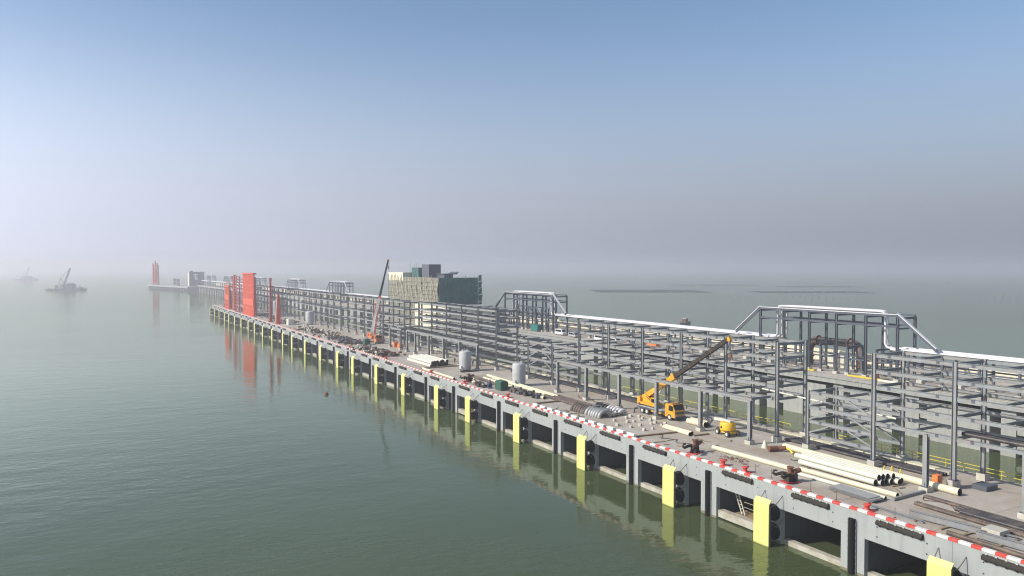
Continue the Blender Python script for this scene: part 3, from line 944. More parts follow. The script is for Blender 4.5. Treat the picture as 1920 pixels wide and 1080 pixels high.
def portal(ya, detail, label, dx=0.0):
    """ya: near foot; the portal lifts the pipes from ya to ya + 54.6"""
    y0, y1 = ya + 8.6, ya + 46.2
    PX, PB = 76.0 + dx, 81.0 + dx
    root = empty('portal_frame', ((PX + PB) / 2, (y0 + y1) / 2, TZ), label, 'portal frame')
    zt = 23.9
    n = 6
    for i in range(n):
        y = y0 + (y1 - y0) * i / (n - 1)
        for X in (PX - .9, PB + .2):
            member('post', (X, y, TZ + .6), (X, y, zt), .5, .45, 'steel_dark', root, up=(0, 1, 0), kind='I' if detail else 'B')
            if detail: blk('plinth', X - .55, X + .55, y - .55, y + .55, TZ, TZ + .6, 'plinth', root)
        member('cross_beam', (PX - .6, y, zt - .3), (PB - .1, y, zt - .3), .45, .3, 'steel_dark', root, kind='B')
        member('cross_beam', (PX - .6, y, 21.4), (PB - .1, y, 21.4), .35, .25, 'steel_dark', root, kind='B')
    for X in (PX - .9, PB + .2):
        member('long_beam', (X, y0, zt + .2), (X, y1, zt + .2), .4, .4, 'steel_dark', root, kind='B')
        member('long_beam', (X, y0, 21.8), (X, y1, 21.8), .45, .3, 'steel_dark', root, kind='B')
        if X < PX + 1:
            member('sloping_beam', (X, ya, PZ + 1.0), (X, y0, zt + .25), .5, .35, 'steel_dark', root, kind='B')
            member('sloping_beam', (X, ya + 54.6, PZ + 1.0), (X, y1, zt + .25), .5, .35, 'steel_dark', root, kind='B')
    # white cable trays and the raised pipe loop
    for X in (PX - .9,):
        member('sloping_tray', (X, ya, PZ + 1.55), (X, y0, zt + .8), .18, .7, 'whitepipe', root, kind='B')
        member('top_tray', (X, y0, zt + .55), (X, y1, zt + .55), .16, .7, 'whitepipe', root, kind='B')
        member('sloping_tray', (X, ya + 54.6, PZ + 1.55), (X, y1, zt + .8), .18, .7, 'whitepipe', root, kind='B')
    for k, X in enumerate((PX + .8, PX + 1.8, PX + 2.9)):
        e = y0 + 4 + k * .5; f_ = y1 - 4 - k * .5
        b = MB()
        b.sweep([(X, e - 2.0, PZ + .4), (X, e - .5, PZ + .7), (X, e, PZ + 1.4), (X, e, zt + .1), (X, e + .5, zt + .85), (X, e + 1.4, zt + .95), (X, f_ - 1.4, zt + .95), (X, f_ - .5, zt + .85), (X, f_, zt + .1), (X, f_, PZ + 1.4), (X, f_ + .5, PZ + .7), (X, f_ + 2.0, PZ + .4)], .27, 10)
        b.build('pipe_loop', 'whitepipe', root, smooth=True)
    return root
portal(90.4, True, 'portal frame of dark posts with white pipe loops over the big brown pipe bend')
portal(228.0, True, 'portal frame crowded with dark posts beside the teal generator and vans')
portal(362.0, False, 'portal frame half hidden behind the scaffolded building')
portal(498.0, False, 'hazy portal frame just left of the crane boom seen over the racks'.replace('just left of the crane boom seen over', 'standing over the racks beside the crane boom'))
portal(634.0, False, 'hazy portal frame behind the tall crimson loading arm')
portal(772.0, False, 'faint portal frame behind the big ribbed red arm bank', -5.0)
for yy, t in ((930.0, 'nearest'), (1050.0, 'middle'), (1180.0, 'farthest')):
    portal(yy, False, 'very faint portal frame on the distant trestle, %s of three before the far dark building' % t, -(yy - 660) * .044)
# extra dark braces inside the second portal
root = empty('inner_frame', (79, 255, TZ), 'dark braced steel frame standing inside the portal by the vans', 'steel frame')
for i in range(7):
    y = 240 + i * 5.0
    member('post', (78.2, y, TZ), (78.2, y, 19.0), .45, .4, 'steel_dark', root, kind='B', up=(0, 1, 0))
    if i < 6:
        member('brace', (78.2, y, 15.5), (78.2, y + 5.0, 19.0), .3, .3, 'steel_dark', root, kind='B')
        member('beam', (78.2, y, 15.2), (78.2, y + 5.0, 15.2), .5, .3, 'steel_dark', root, kind='B')
        member('beam', (78.2, y, 18.9), (78.2, y + 5.0, 18.9), .4, .3, 'steel_dark', root, kind='B')

# big brown pipe bend under the near portal
root = empty('pipe_bend', (83, 120.5, TZ), 'big brown pipe bent into an upside down U under the near portal', 'pipe')
X = 83.0
def arc(cy, cz, rr, a0, a1, n=8):
    return [(X, cy + rr * math.cos(R(a0 + (a1 - a0) * i / n)), cz + rr * math.sin(R(a0 + (a1 - a0) * i / n))) for i in range(n + 1)]
UB0, UB1 = 113.2, 128.0
b = MB(); b.sweep(arc(UB0 + 2.8, 13.6, 2.8, 180, 90), 1.05, 14); b.build('elbow', 'brownpipe', root, smooth=True)
b = MB(); b.sweep(arc(UB1 - 2.8, 13.6, 2.8, 0, 90), 1.05, 14); b.build('elbow', 'brownpipe', root, smooth=True)
b = MB(); b.tube((X, UB0 + 2.81, 16.4), (X, UB1 - 2.81, 16.4), .95, .95, 14); b.build('cross_pipe', 'blackpipe', root, smooth=True)
for yy in (UB0 + 2.9, UB1 - 2.9):
    b = MB(); b.tube((X, yy, 16.4), (X, yy + .2, 16.4), 1.3, 1.3, 14); b.build('flange', 'rust', root)
for yy in (UB0, UB1):
    b = MB(); b.tube((X, yy, TZ), (X, yy, 13.59), 1.03, 1.03, 14); b.build('riser', 'brownpipe', root, smooth=True)
    for z in (11.0, 12.2, 13.3):
        b = MB(); b.tube((X, yy, z), (X, yy, z + .2), 1.28, 1.28, 14); b.build('flange', 'rust', root)
o = blk('equipment_block', 84.8, 87.4, 116.0, 124.4, TZ, TZ + 3.2, 'ivory'); tag(o, 'pale block beside the big brown pipe bend', 'block')
o = blk('yellow_skid', 73.6, 74.6, 119.0, 127.0, TZ, TZ + .35, 'rail_y', bevel=.1); tag(o, 'low yellow skid beam left of the pipe bend beside its plinths'.replace('left of the pipe bend ', 'under the pipe bend '), 'skid')
o = blk('yellow_skid', 73.6, 74.6, 101.5, 110.0, TZ, TZ + .35, 'rail_y', bevel=.1); tag(o, 'low yellow skid beam beside the red drum', 'skid')
b = MB(); b.lathe([(.3, 0), (.55, .1), (.6, 1.5), (.5, 1.9), (.2, 2.1)], (74.4, 103.4, TZ + .36), 14); tag(b.build('red_drum', 'extred', smooth=True), 'red rounded drum standing on the yellow skid', 'drum')
# steel walkway and clutter on the trestle by the portals
for i, yy in enumerate((84.0, 92.0, 131.0, 139.0, 147.0, 155.0)):
    o = blk('concrete_plinth', 72.6, 73.8, yy, yy + 1.2, TZ, TZ + 1.5, 'plinth')
    tag(o, 'pale concrete plinth standing on the trestle edge', 'plinth', 'plinths along the trestle edge')
pipe((71.6, 60.0, TZ + .3), (72.0, 101.0, TZ + .3), .3, 'ivory', 'ivory pipe lying along the near edge of the trestle')

# ================================================================ scaffolded building
bl = empty('scaffolded_building', (57, 312, 9.9), 'tall building under construction wrapped in scaffold netting, green on one side', 'building')
bx0, bx1, by0, by1, bz0, bz1 = 48.6, 66.5, 282.6, 341.0, 9.9, 30.4
b = MB(); b.box(bx0 + 1.3, bx1 - 1.3, by0 + 1.3, by1 - 1.3, bz0, bz1 - .8); b.build('core', 'dark_block', bl)
def net_panel(o, du, dv, m, nu=7, nv=4):
    """a loose hanging sheet from corner o spanning du (across) and dv (up)"""
    o = Vector(o); du = Vector(du); dv = Vector(dv)
    nrm = du.cross(dv).normalized()
    b = MB()
    ph = random.uniform(0, 6)
    v = []
    for j in range(nv + 1):
        for i in range(nu + 1):
            u, w = i / nu, j / nv
            d = .16 * math.sin(u * 9 + ph) * (.4 + .6 * math.sin(w * 3.1)) + .1 * math.sin(w * 6 + ph) + random.uniform(-.07, .07)
            v.append(o + du * u + dv * w + nrm * d)
    f = [(j * (nu + 1) + i, j * (nu + 1) + i + 1, (j + 1) * (nu + 1) + i + 1, (j + 1) * (nu + 1) + i) for j in range(nv) for i in range(nu)]
    b.add(v, f)
    return b
rows = 6
dz = (bz1 - bz0) / rows
for k in range(10):
    a = by1 + (by0 - by1) * k / 10; c = by1 + (by0 - by1) * (k + 1) / 10
    for j in range(rows):
        if k == 0 and j == rows - 1: continue
        net_panel((bx0 - .35, a - .04, bz0 + j * dz + .03), (0, c - a + .08, 0), (0, 0, dz - .06), None).build('net_panel', 'net_dusty', bl, recalc=False)
for k in range(3):
    a = bx0 + (bx1 - bx0) * k / 3; c = bx0 + (bx1 - bx0) * (k + 1) / 3
    for j in range(rows):
        net_panel((a + .04, by0 - .35, bz0 + j * dz + .03), (c - a - .08, 0, 0), (0, 0, dz - .06), None).build('net_panel', 'net_green', bl, recalc=False)
for k in range(31):
    y = by0 - .1 + (by1 - by0) * k / 30
    member('scaffold_pole', (bx0 - .75, y, bz0), (bx0 - .75, y, bz1 + random.uniform(-.4, 1.3)), .17, .17, 'pole', bl, kind='B', up=(1, 0, 0))
for k in range(10):
    x = bx0 + (bx1 - bx0) * k / 9
    member('scaffold_pole', (x, by0 - .75, bz0), (x, by0 - .75, bz1 + random.uniform(-.3, 1.0)), .12, .12, 'net_green', bl, kind='B', up=(1, 0, 0))
for j in range(1, rows * 2):
    z = bz0 + j * dz / 2
    member('ledger', (bx0 - .85, by0 - .6, z), (bx0 - .85, by1, z), .14, .14, 'pole', bl, kind='B')
    if j % 2: member('ledger', (bx0, by0 - .85, z), (bx1, by0 - .85, z), .09, .09, 'net_green', bl, kind='B')
for k in range(9):
    y = by0 + 6 + k * 6.0
    z = 17 + random.uniform(0, 5)
    member('diagonal_pole', (bx0 - .95, y - 4.2, z), (bx0 - .95, y, min(bz1, z + 9)), .22, .22, 'bamboo', bl, kind='B', up=(1, 0, 0))
# loose ends of netting on the sheltered edge
for k in range(7):
    z = bz0 + 2 + k * 2.8
    net_panel((bx1, by0 - .4, z), (1.6 + random.uniform(0, .8), .3, .3), (.2, 0, 2.6), None, 4, 3).build('loose_net', 'net_green', bl, recalc=False)
# roof storeys
b = MB(); b.box(bx0 - .6, bx0 + 8, 322.0, by1 + .4, bz1 - 2.2, bz1 + 2.0); b.build('corner_storey', 'wall_cream', bl)
b = MB(); b.box(52.0, 57.6, 301.0, 309.0, bz1 - .8, bz1 + 5.6); b.build('stair_tower', 'dark_block', bl)
b = MB(); b.box(54.0, 58.0, 289.0, 296.0, bz1 - .8, bz1 + 1.3); b.prism([(53.4, bz1 + 1.3), (59.6, bz1 + 1.3), (60.6, bz1 + 2.4), (59.0, bz1 + 1.7), (53.4, bz1 + 1.6)], 'y', 288.6, 296.4); b.build('roof_hut', 'dark_block', bl)
b = MB(); b.box(52.0, 57.0, 313.0, 321.0, bz1 - .8, bz1 + 4.2); b.build('tank_enclosure', 'net_green', bl)
for k in range(5):
    member('scaffold_pole', (51.6, 312.5 + k * 2.2, bz1 - .7), (51.6, 312.5 + k * 2.2, bz1 + 5.0 + random.uniform(-.5, 1.6)), .12, .12, 'pole', bl, kind='B', up=(1, 0, 0))
# annex
an = empty('annex_block', (58, 276, 9.9), 'low cream annex block in front of the scaffolded building', 'building')
b = MB(); b.prism([(46.6, 268.6), (66.0, 268.6), (66.0, 281.2), (47.5, 281.2), (47.5, 304.0), (46.6, 304.0)], 'z', 9.9, 18.8); b.build('wall', 'wall_cream', an)
b = MB(); b.box(46.3, 66.3, 268.3, 281.2, 18.805, 19.2); b.build('roof_slab', 'back', an)
for z in (12.8, 15.8):
    b = MB(); b.box(46.3, 46.598, 268.8, 303.8, z, z + .3); b.build('ledge', 'back', an)
for yy in (284.0, 290.0, 296.0):
    blk('window', 46.5, 46.595, yy, yy + 1.6, 13.4, 15.2, 'glass', an)
for k in range(2):
    for z in (11.4, 15.0):
        blk('window', 46.5, 46.595, 271.2 + k * 5.0, 273.4 + k * 5.0, z, z + 1.9, 'glass', an)
        blk('window', 52 + k * 6.5, 54.6 + k * 6.5, 268.5, 268.595, z, z + 1.9, 'glass', an)

# ================================================================ tanks
def tank(x, y, r_, h, label):
    root = empty('storage_tank', (x, y, DZ), label, 'tank')
    b = MB(); b.lathe([(r_ * .96, .5), (r_, .55), (r_, h * .5), (r_ * 1.015, h * .5), (r_ * 1.015, h * .5 + .12), (r_, h * .5 + .12), (r_, h - .55), (r_ * .93, h - .28), (r_ * .7, h - .1), (r_ * .3, h)], (x, y, DZ), 28)
    b.build('shell', 'tank', root, smooth=True)
    for k in range(4):
        t = R(45 + 90 * k)
        blk('foot', x + r_ * .75 * math.cos(t) - .18, x + r_ * .75 * math.cos(t) + .18, y + r_ * .75 * math.sin(t) - .18, y + r_ * .75 * math.sin(t) + .18, DZ, DZ + .52, 'steel_dark', root)
    for k in range(5):
        t = 1.2 * k
        b = MB(); b.tube((x + r_ * .5 * math.cos(t), y + r_ * .5 * math.sin(t), DZ + h - .25), (x + r_ * .5 * math.cos(t), y + r_ * .5 * math.sin(t), DZ + h + .3), .12, .12, 8)
        b.build('nozzle', 'tank', root)
    for s in (0.8, 3.6):
        b = MB(); b.tube((x + (r_ - .05) * math.cos(s), y + (r_ - .05) * math.sin(s), DZ + 1.2), (x + (r_ + .45) * math.cos(s), y + (r_ + .45) * math.sin(s), DZ + 1.2), .28, .28, 10)
        b.build('side_nozzle', 'whitepipe', root)
    return root
tank(11.2, 150.0, 1.55, 5.3, 'grey upright tank with a domed top beside the long cream pipes')
tank(11.0, 178.5, 1.6, 5.4, 'grey upright tank on dark sleepers by the pale pipe stack')
for k in range(5):
    o = blk('sleeper', 8.8, 13.6, 175.6 + .32 * k - .12, 175.6 + .32 * k + .12, DZ, DZ + .24, 'rubber_grey'); tag(o, 'dark timber sleeper in front of the grey tank by the pipe stack', 'timber', 'sleepers by the tank')
tank(15.0, 360.0, 1.9, 6.6, 'hazy grey upright tank beyond the heap of pipe fittings')
tank(13.0, 428.0, 1.9, 9.0, 'faint grey upright tank just behind the big ribbed red arm bank')

# ================================================================ mooring gear
def bollard(y, label, group=None):
    root = empty('bollard', (.95, y, DZ), label, 'bollard', group)
    blk('base_plate', .52, 1.75, y - .62, y + .62, DZ, DZ + .1, 'red', root)
    b = MB(); b.lathe([(.4, .1), (.31, .2), (.27, .42), (.31, .56), (.42, .64), (.42, .74), (.26, .8)], (1.05, y, DZ), 16)
    b.build('trunk', 'red', root, smooth=True)
    b = MB(); b.sweep([(1.2, y, DZ + .66), (1.55, y, DZ + .72), (1.75, y, DZ + .7)], [.2, .16, .09], 8); b.build('horn', 'red', root, smooth=True)
    return root
BG = 'red bollards along the quay edge'
for y in (31.0, 53.2, 71.2, 75.2, 137.0, 158.0, 178.2, 212.5, 249.0, 290.0, 330.0):
    bollard(y, {53.2: 'red mooring bollard behind the kerb beside the corrugated sheet stack',
                71.2: 'one of two red bollards close together by the rusty scrap', 75.2: 'one of two red bollards close together by the rusty scrap',
                137.0: 'red mooring bollard behind the kerb near the low heap of fittings', 158.0: 'red mooring bollard beside the far mooring hook unit',
                178.2: 'red mooring bollard at the end of the cream pipe near the tank'}.get(y, 'red mooring bollard with a horn behind the striped kerb'), BG)
def hook_unit(x, y, label, rz):
    root = empty('mooring_hook_unit', (x, y, DZ), label, 'mooring hook', rz=0)
    T = Matrix.Translation((x, y, DZ)) @ Matrix.Rotation(rz, 4, 'Z')
    def P(b, n, m, smooth=False): return b.build(n, m, root, mtx=T, smooth=smooth)
    b = MB(); b.box(-1.0, 1.0, -.8, .8, 0, .12); P(b, 'base_plate', 'extred')
    b = MB(); b.prism([(-.6, .12), (.6, .12), (.35, 1.1), (-.35, 1.1)], 'y', -.45, .45); P(b, 'pedestal', 'rubber_grey')
    for s in (-.35, .35):
        b = MB(); b.sweep([(-.2, s, 1.0), (-.9, s * 1.6, 1.1), (-1.6, s * 2.2, .9), (-1.95, s * 2.4, 1.1), (-1.8, s * 2.4, 1.45), (-1.4, s * 2.1, 1.4)], [.24, .22, .2, .18, .15, .1], 8); P(b, 'hook', 'rubber_grey', True)
    b = MB(); b.lathe([(.5, 0), (.3, .15), (.28, .6), (.45, .75), (.45, .85)], (0, 0, 1.1), 14); P(b, 'capstan', 'rust', True)
    b = MB(); b.tube((.3, -.2, 1.3), (1.3, -.2, 1.5), .32, .32, 12); P(b, 'motor', 'rust', True)
    b = MB(); b.box(.5, 1.25, .1, .7, .121, .9); P(b, 'control_box', 'steel_dark')
    return root
hook_unit(2.6, 82.4, 'dark mooring hook unit with a rusty capstan beside two red bollards', .3)
hook_unit(2.7, 65.2, 'dark mooring hook unit standing before the ends of the cream pipes', -.2)
hook_unit(3.4, 160.6, 'dark mooring hook unit far along the kerb near the blue machine', .1)
hook_unit(2.4, 108.0 + 110, 'dark mooring hook unit beside the heap of pipe fittings', .2)

# thin barrier pins near the kerb
for i, (x, y) in enumerate(((1.6, 61.2), (1.5, 57.5), (1.6, 50.2), (2.0, 70.3), (2.0, 67.6))):
    b = MB(); b.tube((x, y, DZ), (x, y, DZ + 1.2), .025, .025, 6); b.tube((x, y, DZ), (x, y, DZ + .06), .18, .12, 8)
    tag(b.build('barrier_pin', 'rust'), 'thin rusty barrier pin standing behind the kerb', 'pin', 'barrier pins behind the kerb')
# white concrete barrier blocks behind the kerb
for i in range(12):
    y = 94.3 + i * 2.72
    o = blk('barrier_block', .62, 1.2, y, y + 1.75, DZ, DZ + .62, 'white', bevel=.06)
    tag(o, 'white concrete block set behind the striped kerb', 'block', 'white blocks behind the kerb')

# concrete cubes
for (x, y) in ((9.4, 107.4), (8.5, 104.2), (10.9, 108.2), (12.0, 107.0), (10.3, 104.8), (11.6, 105.6), (7.2, 104.3), (5.2, 100.8), (7.4, 101.1), (5.6, 97.8), (9.9, 101.2), (7.6, 98.0), (11.9, 103.8), (11.2, 101.6), (12.1, 100.1), (6.0, 106.5), (4.0, 103.0), (10.6, 99.2), (8.9, 110.4)):
    o = bpy.data.objects.new('concrete_cube', None)
    s = random.uniform(.2, .27)
    b = MB(); b.prism([(-s, 0), (s, 0), (s, s * 1.5), (s * .8, s * 1.8), (-s * .8, s * 1.8), (-s, s * 1.5)], 'y', -s, s)
    o = b.build('concrete_cube', 'plinth', mtx=Matrix.Translation((x, y, DZ)) @ Matrix.Rotation(random.uniform(0, .6), 4, 'Z'))
    tag(o, 'small pale concrete cube scattered on the deck beside the pipe bends', 'cube', 'concrete cubes on the deck')
# pipe bends standing in a row
def bend(x, y, m, rz, label, group, rr=1.0, r_=.42):
    b = MB()
    pts = [(rr * math.cos(R(a)), 0, rr * math.sin(R(a))) for a in range(0, 181, 20)]
    b.sweep(pts, r_, 10)
    o = b.build('pipe_bend', [m], mtx=Matrix.Translation((x, y, DZ)) @ Matrix.Rotation(rz, 4, 'Z'), smooth=True)
    tag(o, label, 'pipe bend', group)
for i in range(12):
    bend(6.0 + .02 * i, 118.4 - i * .78, 'brownpipe' if i < 6 else 'sheet', random.uniform(-.1, .1), ('dark brown' if i < 6 else 'pale grey') + ' arched pipe bend in the near row', ('dark' if i < 6 else 'pale') + ' pipe bends in the near row', 1.15, .38)
for i in range(9):
    bend(11.2, 118.6 - i * .95, 'blackpipe' if i < 4 else 'whitepipe', random.uniform(-.15, .15), ('black' if i < 4 else 'white') + ' arched pipe bend in the row beside the low posts', ('black' if i < 4 else 'white') + ' pipe bends beside the posts', .75, .3)
b = MB()
for i in range(26):
    x = random.uniform(7.6, 10.4); y = random.uniform(109.6, 118)
    a = random.uniform(-.3, .3)
    b.bar((x - 1.2, y, DZ + .3 + .03 * i * .5), (x + 1.2, y + a, DZ + .3 + .03 * i * .5), .5, .05)
o = b.build('sheet_offcuts', 'sheet'); tag(o, 'flat heap of grey sheet offcuts between the rows of pipe bends', 'sheet heap'); o['kind'] = 'stuff'

# timbers, girders and sheets on the near deck
def lay(name, p0, p1, w, h, m, label, cat, group=None, kind='B', z=0.0):
    p0 = (p0[0], p0[1], DZ + z + h / 2); p1 = (p1[0], p1[1], DZ + z + h / 2)
    return tag(member(name, p0, p1, h, w, m, None, kind=kind), label, cat, group)
lay('box_tube', (6.9, 54.0), (13.1, 54.2), .35, .35, 'steel', 'grey steel box tube lying across the deck from the free standing post', 'tube')
lay('timber', (1.6, 94.7), (9.3, 93.9), .3, .25, 'wood', 'long timber lying across the deck by the white barrier blocks', 'timber')
lay('timber', (9.9, 90.6), (13.0, 90.4), .3, .25, 'wood', 'short timber across the ends of the two short cream pipes', 'timber')
lay('timber', (1.4, 127.6), (8.8, 127.6), .35, .3, 'wood', 'timber lying across the deck by the end of the brown pipe row', 'timber')
lay('timber', (2.0, 187.4), (13.2, 187.4), .4, .3, 'wood', 'timber lying across the deck in front of the pale pipe stack', 'timber')
lay('girder', (3.2, 49.6), (4.2, 42.6), .35, .7, 'steel', 'grey steel girder lying near the kerb ahead of another girder', 'girder', kind='I', z=.15)
lay('girder', (3.0, 42.4), (3.6, 34.0), .35, .7, 'steel', 'grey steel girder lying beside the pipe behind the kerb', 'girder', kind='I', z=.15)
lay('girder', (2.6, 54.0), (2.5, 47.6), .4, .3, 'steel', 'low grey girder lying near the red bollard and sheet stack', 'girder', kind='I')
lay('girder', (5.4, 46.6), (6.2, 40.0), .5, .3, 'steel', 'flat grey girder lying beside the long brown pipes', 'girder', kind='I')
for yy in (48.4, 45.6, 43.4, 40.0):
    lay('sleeper', (2.2, yy), (6.0, yy), .28, .148, 'wood', 'timber sleeper under the grey girders', 'timber', 'sleepers under the girders')
o = blk('concrete_pad', 5.0, 6.9, 41.2, 43.0, DZ, DZ + .6, 'plinth', bevel=.04); tag(o, 'pale concrete pad beside the long dark brown pipes', 'pad')
for i in range(5):
    b = MB()
    v = []
    nn = 9
    for j in range(nn + 1):
        x = 3.9 + j * .22
        zz = DZ + .1 + i * .09 + (.08 if j % 2 else 0)
        v += [(x, 54.6 + .3 * math.sin(i * 2), zz), (x + .2, 60.6 + .3 * math.sin(i * 3), zz)]
    f = [(2 * j, 2 * j + 2, 2 * j + 3, 2 * j + 1) for j in range(nn)]
    b.add(v, f)
    # give the sheet its thickness
    k = len(b.v); b.v += [(p[0], p[1], p[2] - .02) for p in b.v[:k]]
    b.f += [tuple(q + k for q in qq[::-1]) for qq in b.f]; b.mi += [0] * len(f)
    tag(b.build('corrugated_sheet', 'sheet', recalc=False), 'corrugated grey sheet in the stack near the red bollard', 'sheet', 'stack of corrugated sheets')
for yy in (55.0, 57.3, 59.6):
    o = blk('sleeper', 3.7, 6.2, yy - .08, yy + .08, DZ, DZ + .075, 'wood'); tag(o, 'thin timber under the corrugated sheet stack', 'timber', 'timbers under the sheet stack')

# small equipment on the near deck
def stand(x, y):
    root = empty('support_stand', (x, y, DZ), 'small yellow pipe support stand by the rack plinth', 'stand', 'yellow stands by the plinth')
    b = MB(); b.prism([(-.3, 0), (-.2, 0), (0, .75), (.2, 0), (.3, 0), (.08, .9), (-.08, .9)], 'y', -.06, .06); b.build('leg_frame', 'rail_y', root, mtx=Matrix.Translation((x, y, DZ)))
    b = MB(); b.prism([(-.3, 0), (-.2, 0), (0, .75), (.2, 0), (.3, 0), (.08, .9), (-.08, .9)], 'x', -.06, .06); b.build('leg_frame', 'rail_y', root, mtx=Matrix.Translation((x, y, DZ - .0)) @ Matrix.Scale(.98, 4))
stand(17.3, 62.2); stand(18.0, 61.6); stand(17.6, 60.1)
b = MB(); b.box(-.5, .5, -.35, .35, .12, 1.5); o_ = empty('welding_set', (17.0, 54.9, DZ), 'orange welding set beside the tall rack column', 'machine')
b.build('body', 'orange', o_, mtx=Matrix.Translation((17.0, 54.9, DZ)))
b = MB(); b.tube((-.4, -.4, .12), (-.4, .4, .12), .12, .12, 10); b.tube((.4, -.4, .12), (.4, .4, .12), .12, .12, 10); b.build('rollers', 'rubber', o_, mtx=Matrix.Translation((17.0, 54.9, DZ)))
o = blk('dark_crate', 20.0, 22.4, 50.6, 52.4, DZ, DZ + .6, 'steel_dark', bevel=.05); tag(o, 'dark low crate behind the tall rack column', 'crate')
root = empty('gas_cylinder_cart', (13.6, 76.4, DZ), 'rusty red drum with a bent arm beside the cream pipe end', 'cart')
b = MB(); b.tube((12.6, 77.6, DZ + .42), (14.0, 77.2, DZ + .42), .42, .42, 12); b.build('drum', 'rust', root, smooth=True)
b = MB(); b.tube((14.1, 77.0, DZ + .45), (14.7, 76.2, DZ + .6), .38, .3, 10); b.build('valve', 'rust', root, smooth=True)
b = MB(); b.sweep([(14.7, 76.2, DZ + .7), (14.5, 75.3, DZ + .5), (14.3, 74.6, DZ + .16)], [.15, .14, .16], 8); b.build('arm', 'helmet', root, smooth=True)
b = MB(); b.lathe([(.5, 0), (.42, .3), (.2, .95), (.1, 1.1)], (14.0, 79.6, DZ), 12); tag(b.build('cream_cone', 'cream', smooth=True), 'cream cone standing near the rusty red drum', 'cone')
b = MB()
for i in range(60):
    x, y = random.gauss(4.6, .9), random.gauss(76.6, 2.0)
    a = random.uniform(0, 3.1)
    L = random.uniform(.15, .7)
    b.bar((x, y, DZ + .04), (x + L * math.cos(a), y + L * math.sin(a), DZ + .06 + random.uniform(0, .06)), .06, .05)
o = b.build('scrap_litter', 'rust'); tag(o, 'rusty scrap rods strewn on the deck between the mooring hooks', 'scrap', kind='stuff')

for k, (x, y, L, m, lab) in enumerate(((5.2, 86.0, 9.0, 'black', 'black hose snaking over the deck beside the capstan'), (12.4, 63.0, 10.0, 'black', 'black cable snaking between the free standing post and pipe stack'),
        (11.0, 44.0, 9.0, 'rust', 'rusty cable lying over the deck by the black pipe bundle'), (3.4, 112.0, 10.0, 'black', 'black cable lying in front of the pipe bends'), (14.6, 118.0, 14.0, 'black', 'black cable trailing behind the yellow crane'))):
    b = MB()
    b.sweep([(x + .7 * math.sin(q * .7 + k) + .2 * math.sin(q * 1.9), y + L * q / 24, DZ + .045) for q in range(25)], .045, 5)
    tag(b.build('deck_cable', m, smooth=True), lab, 'cable')
random.seed(21)
for k in range(22):
    x, y = random.choice(((2.2, 88), (11.6, 57.0), (5.0, 92.0), (8.4, 86.5), (3.4, 118), (12.2, 84.0))); x += random.uniform(-1.2, 1.2); y += random.uniform(-2.5, 2.5)
    L = random.uniform(.5, 1.6)
    o = MB().box(-.07, .07, -L / 2, L / 2, 0, .09).build('plank_offcut', 'wood', mtx=Matrix.Translation((x, y, DZ + .002 * k)) @ Matrix.Rotation(random.uniform(0, 3), 4, 'Z'))
    tag(o, 'short timber offcut lying loose on the deck', 'timber', 'loose timber offcuts')

# heaps of fittings far along the deck
def heap(name, cx, cy, sx, sy, nn, mats, label):
    b = MB()
    for i in range(nn):
        x = cx + random.gauss(0, sx * .5); y = cy + random.uniform(-sy, sy)
        q = max(0, 1 - abs(x - cx) / (sx * 1.6))
        z = DZ + .25 + random.random() * .9 * q
        a = random.uniform(0, math.pi)
        L = random.uniform(.35, 1.1)
        mi = random.choice(range(len(mats)))
        if i % 3:
            b.tube((x, y, z), (x + L * math.cos(a), y + L * math.sin(a), z + random.uniform(-.2, .2)), random.uniform(.18, .4), None, 7, mi=mi)
        else:
            s = random.uniform(.25, .6)
            b.box(x - s, x + s, y - s, y + s, DZ + .01, z + .1, mi)
    o = b.build(name, mats, recalc=True); tag(o, label, 'heap', kind='stuff')
heap('fitting_heap', 4.6, 232.0, 4.2, 15.0, 170, ['blackpipe', 'brownpipe', 'ivory', 'rust'], 'heap of dark flanges and pipe fittings beside the dark green box')
heap('fitting_heap', 6.8, 272.0, 4.2, 14.0, 170, ['blackpipe', 'steel_dark', 'brownpipe'], 'dark heap of pipe fittings beyond the dark green box')
heap('crate_heap', 7.0, 315.0, 5.0, 26.0, 200, ['cream', 'brownpipe', 'rust', 'ivory', 'blackpipe'], 'mixed heap of crates and pipe pieces before the red loading arms')
heap('crate_heap', 9.0, 405.0, 5.0, 40.0, 160, ['brownpipe', 'steel_dark', 'ivory', 'rust'], 'faint heap of material among the red loading arms')
heap('crate_heap', 7.0, 520.0, 4.5, 55.0, 120, ['brownpipe', 'steel_dark', 'ivory', 'cream'], 'faint heap of material near the far end of the quay')
heap('fitting_heap', 6.0, 138.0, 1.0, 6.0, 34, ['blackpipe', 'brownpipe', 'steel_dark'], 'low heap of dark fittings beside the brown pipe')
heap('fitting_heap', 2.6, 153.5, .6, 3.5, 22, ['blackpipe', 'rust', 'ivory'], 'small heap of fittings behind the kerb near the blue machine')

